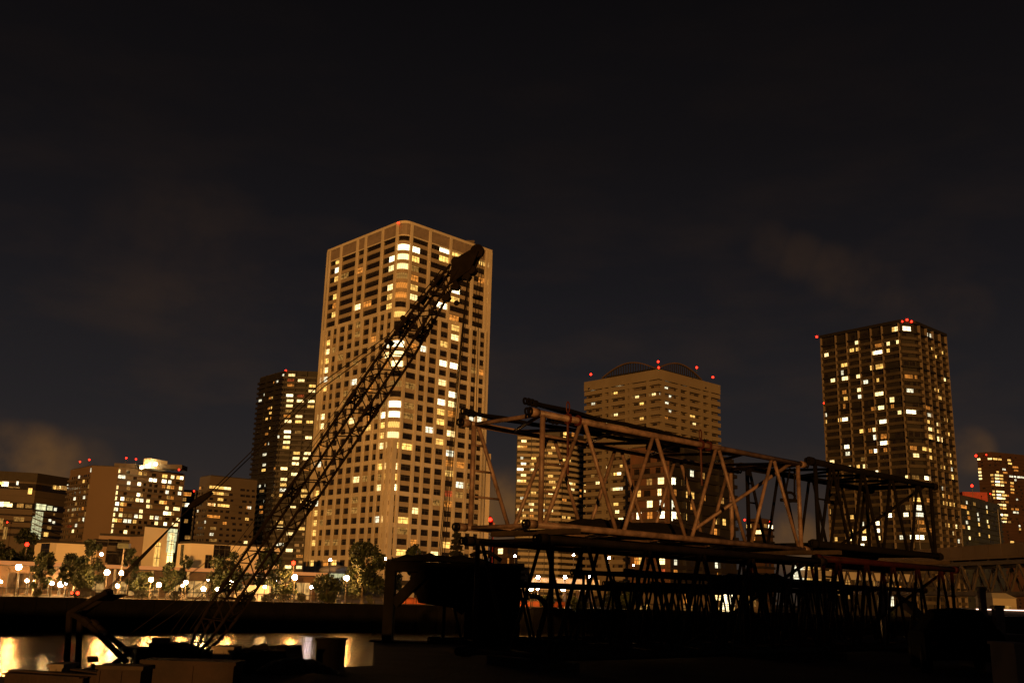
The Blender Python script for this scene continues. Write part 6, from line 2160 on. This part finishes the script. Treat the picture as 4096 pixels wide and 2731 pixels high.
tag(mb.build("mooring_post", M['blacksteel']), "short mooring post with a bent cap left of the rusty crate", "post")
heap("low heap of black scrap at the bottom behind the covered skip", [at(1080, 2690, 14.5), at(1190, 2672, 14.8), at(1330, 2700, 15.2)], .6, .16, M['tarp'], name="scrap_heap", cat="heap", seed=21)

# ================================================================== near bank, right: car, posts, box
cx = Vector((11.2, 25.5, ZG))
car = thing("parked_car", "black car parked at the lower right with a faint amber side lamp", "car", (cx.x, cx.y, ZG))
CA = R(74)
cf = Vector((math.cos(CA), math.sin(CA), 0))
cw = Vector((-math.sin(CA), math.cos(CA), 0))
C0 = Vector((11.35, 23.6, ZG))
prof = [(-.0, .32), (0.0, .80), (.16, .93), (.55, 1.34), (1.0, 1.43), (1.5, 1.46), (2.0, 1.42), (2.9, .97), (3.5, .92), (4.05, .80), (4.28, .62), (4.32, .32)]
mb = MB()
for s_ in (0, 1):
    pass
ring = []
for v, inset in ((0, 0), (.12, 1), (.5, 2), (.88, 1), (1, 0)):
    row = []
    for (u, z_) in prof:
        tz = z_ if inset else min(z_, .93)
        vv = v
        if z_ > .95 and inset:
            vv = .5 + (v - .5) * .86
        if inset == 2:
            tz += .05
        row.append(C0 + cf * u + cw * (vv * 1.72) + Vector((0, 0, tz)))
    ring.append(row)
n_ = len(prof)
for r_i in range(4):
    for k in range(n_ - 1):
        mb.quad(ring[r_i][k], ring[r_i][k + 1], ring[r_i + 1][k + 1], ring[r_i + 1][k])
for r_i in (0, 4):
    for k in range(n_ - 1):
        A, B = ring[r_i][k], ring[r_i][k + 1]
        mb.quad(A, B, Vector((B.x, B.y, ZG + .3)), Vector((A.x, A.y, ZG + .3)))
cb_ = mb.build("body", M['carpaint'], car, True)
for v in (-.02, 1.72 - .2):
    for u in (.85, 3.45):
        c = C0 + cf * u + cw * v + Vector((0, 0, .32))
        mb = MB()
        mb.tube(c, c + cw * .22, .32, n=18)
        wh = mb.build("wheel", M['rubber'], car)
        mb = MB()
        mb.tube(c - cw * .012, c + cw * .23, .19, n=14)
        mb.build("rim", M['greysteel'], wh)
for (ka, kb, nm) in ((2, 3, "rear_window"), (6, 7, "windscreen")):
    mb = MB()
    q = [ring[1][ka].lerp(ring[3][ka], .1), ring[1][ka].lerp(ring[3][ka], .9), ring[1][kb].lerp(ring[3][kb], .9), ring[1][kb].lerp(ring[3][kb], .1)]
    mb.quad(*[p + Vector((0, 0, .012)) - cf * (.012 if ka == 2 else -.012) for p in q])
    mb.build(nm, M['carglass'], car)
for v in (.12, .88):
    mb = MB()
    mb.ball(C0 + cf * 0 + cw * (v * 1.72) + Vector((0, 0, .70)), .08, 8, 6, sq=(1, 1, .8))
    mb.build("rear_light", M['strap'], car)
for (px, yt, yb, Y, w_, lab) in ((3528, 2330, 2470, 40, .16, "orange lit post standing right of the red boom section"), (3925, 2356, 2545, 26, .075, "tall brown post behind the black car's bonnet"),
                                 (3990, 2430, 2590, 24, .10, "shorter brown post right of the tall one")):
    A = at(px, yt, Y)
    mb = MB()
    mb.box(A.x - w_, A.x + w_, Y - w_, Y + w_, ZG, A.z)
    mb.box(A.x - w_ - .02, A.x + w_ + .02, Y - w_ - .02, Y + w_ + .02, A.z, A.z + .06)
    tag(mb.build("steel_post", M['tanpaint']), lab, "post", "posts at the right side of the yard")
crate("tan box standing at the right edge beside the black car", 4062, 4140, 2585, 2640, 16, .8, M['tan_wall'], name="utility_box", cat="box")
crate("low concrete plinth on the ground behind the black car", 3965, 4160, 2545, 2570, 27, 2.0, M['grey'], name="plinth", cat="plinth")
A, B = at(3640, 2420, 34), at(3690, 2470, 34)
mb = MB()
mb.hexa([at(3632, 2415, 34), at(3655, 2412, 34), at(3712, 2468, 34), at(3668, 2474, 34)] + [p + Vector((0, 1.2, .3)) for p in (at(3632, 2415, 34), at(3655, 2412, 34), at(3712, 2468, 34), at(3668, 2474, 34))])
tag(mb.build("leaning_board", M['palebox']), "pale leaning board behind the red boom section's right end", "board")
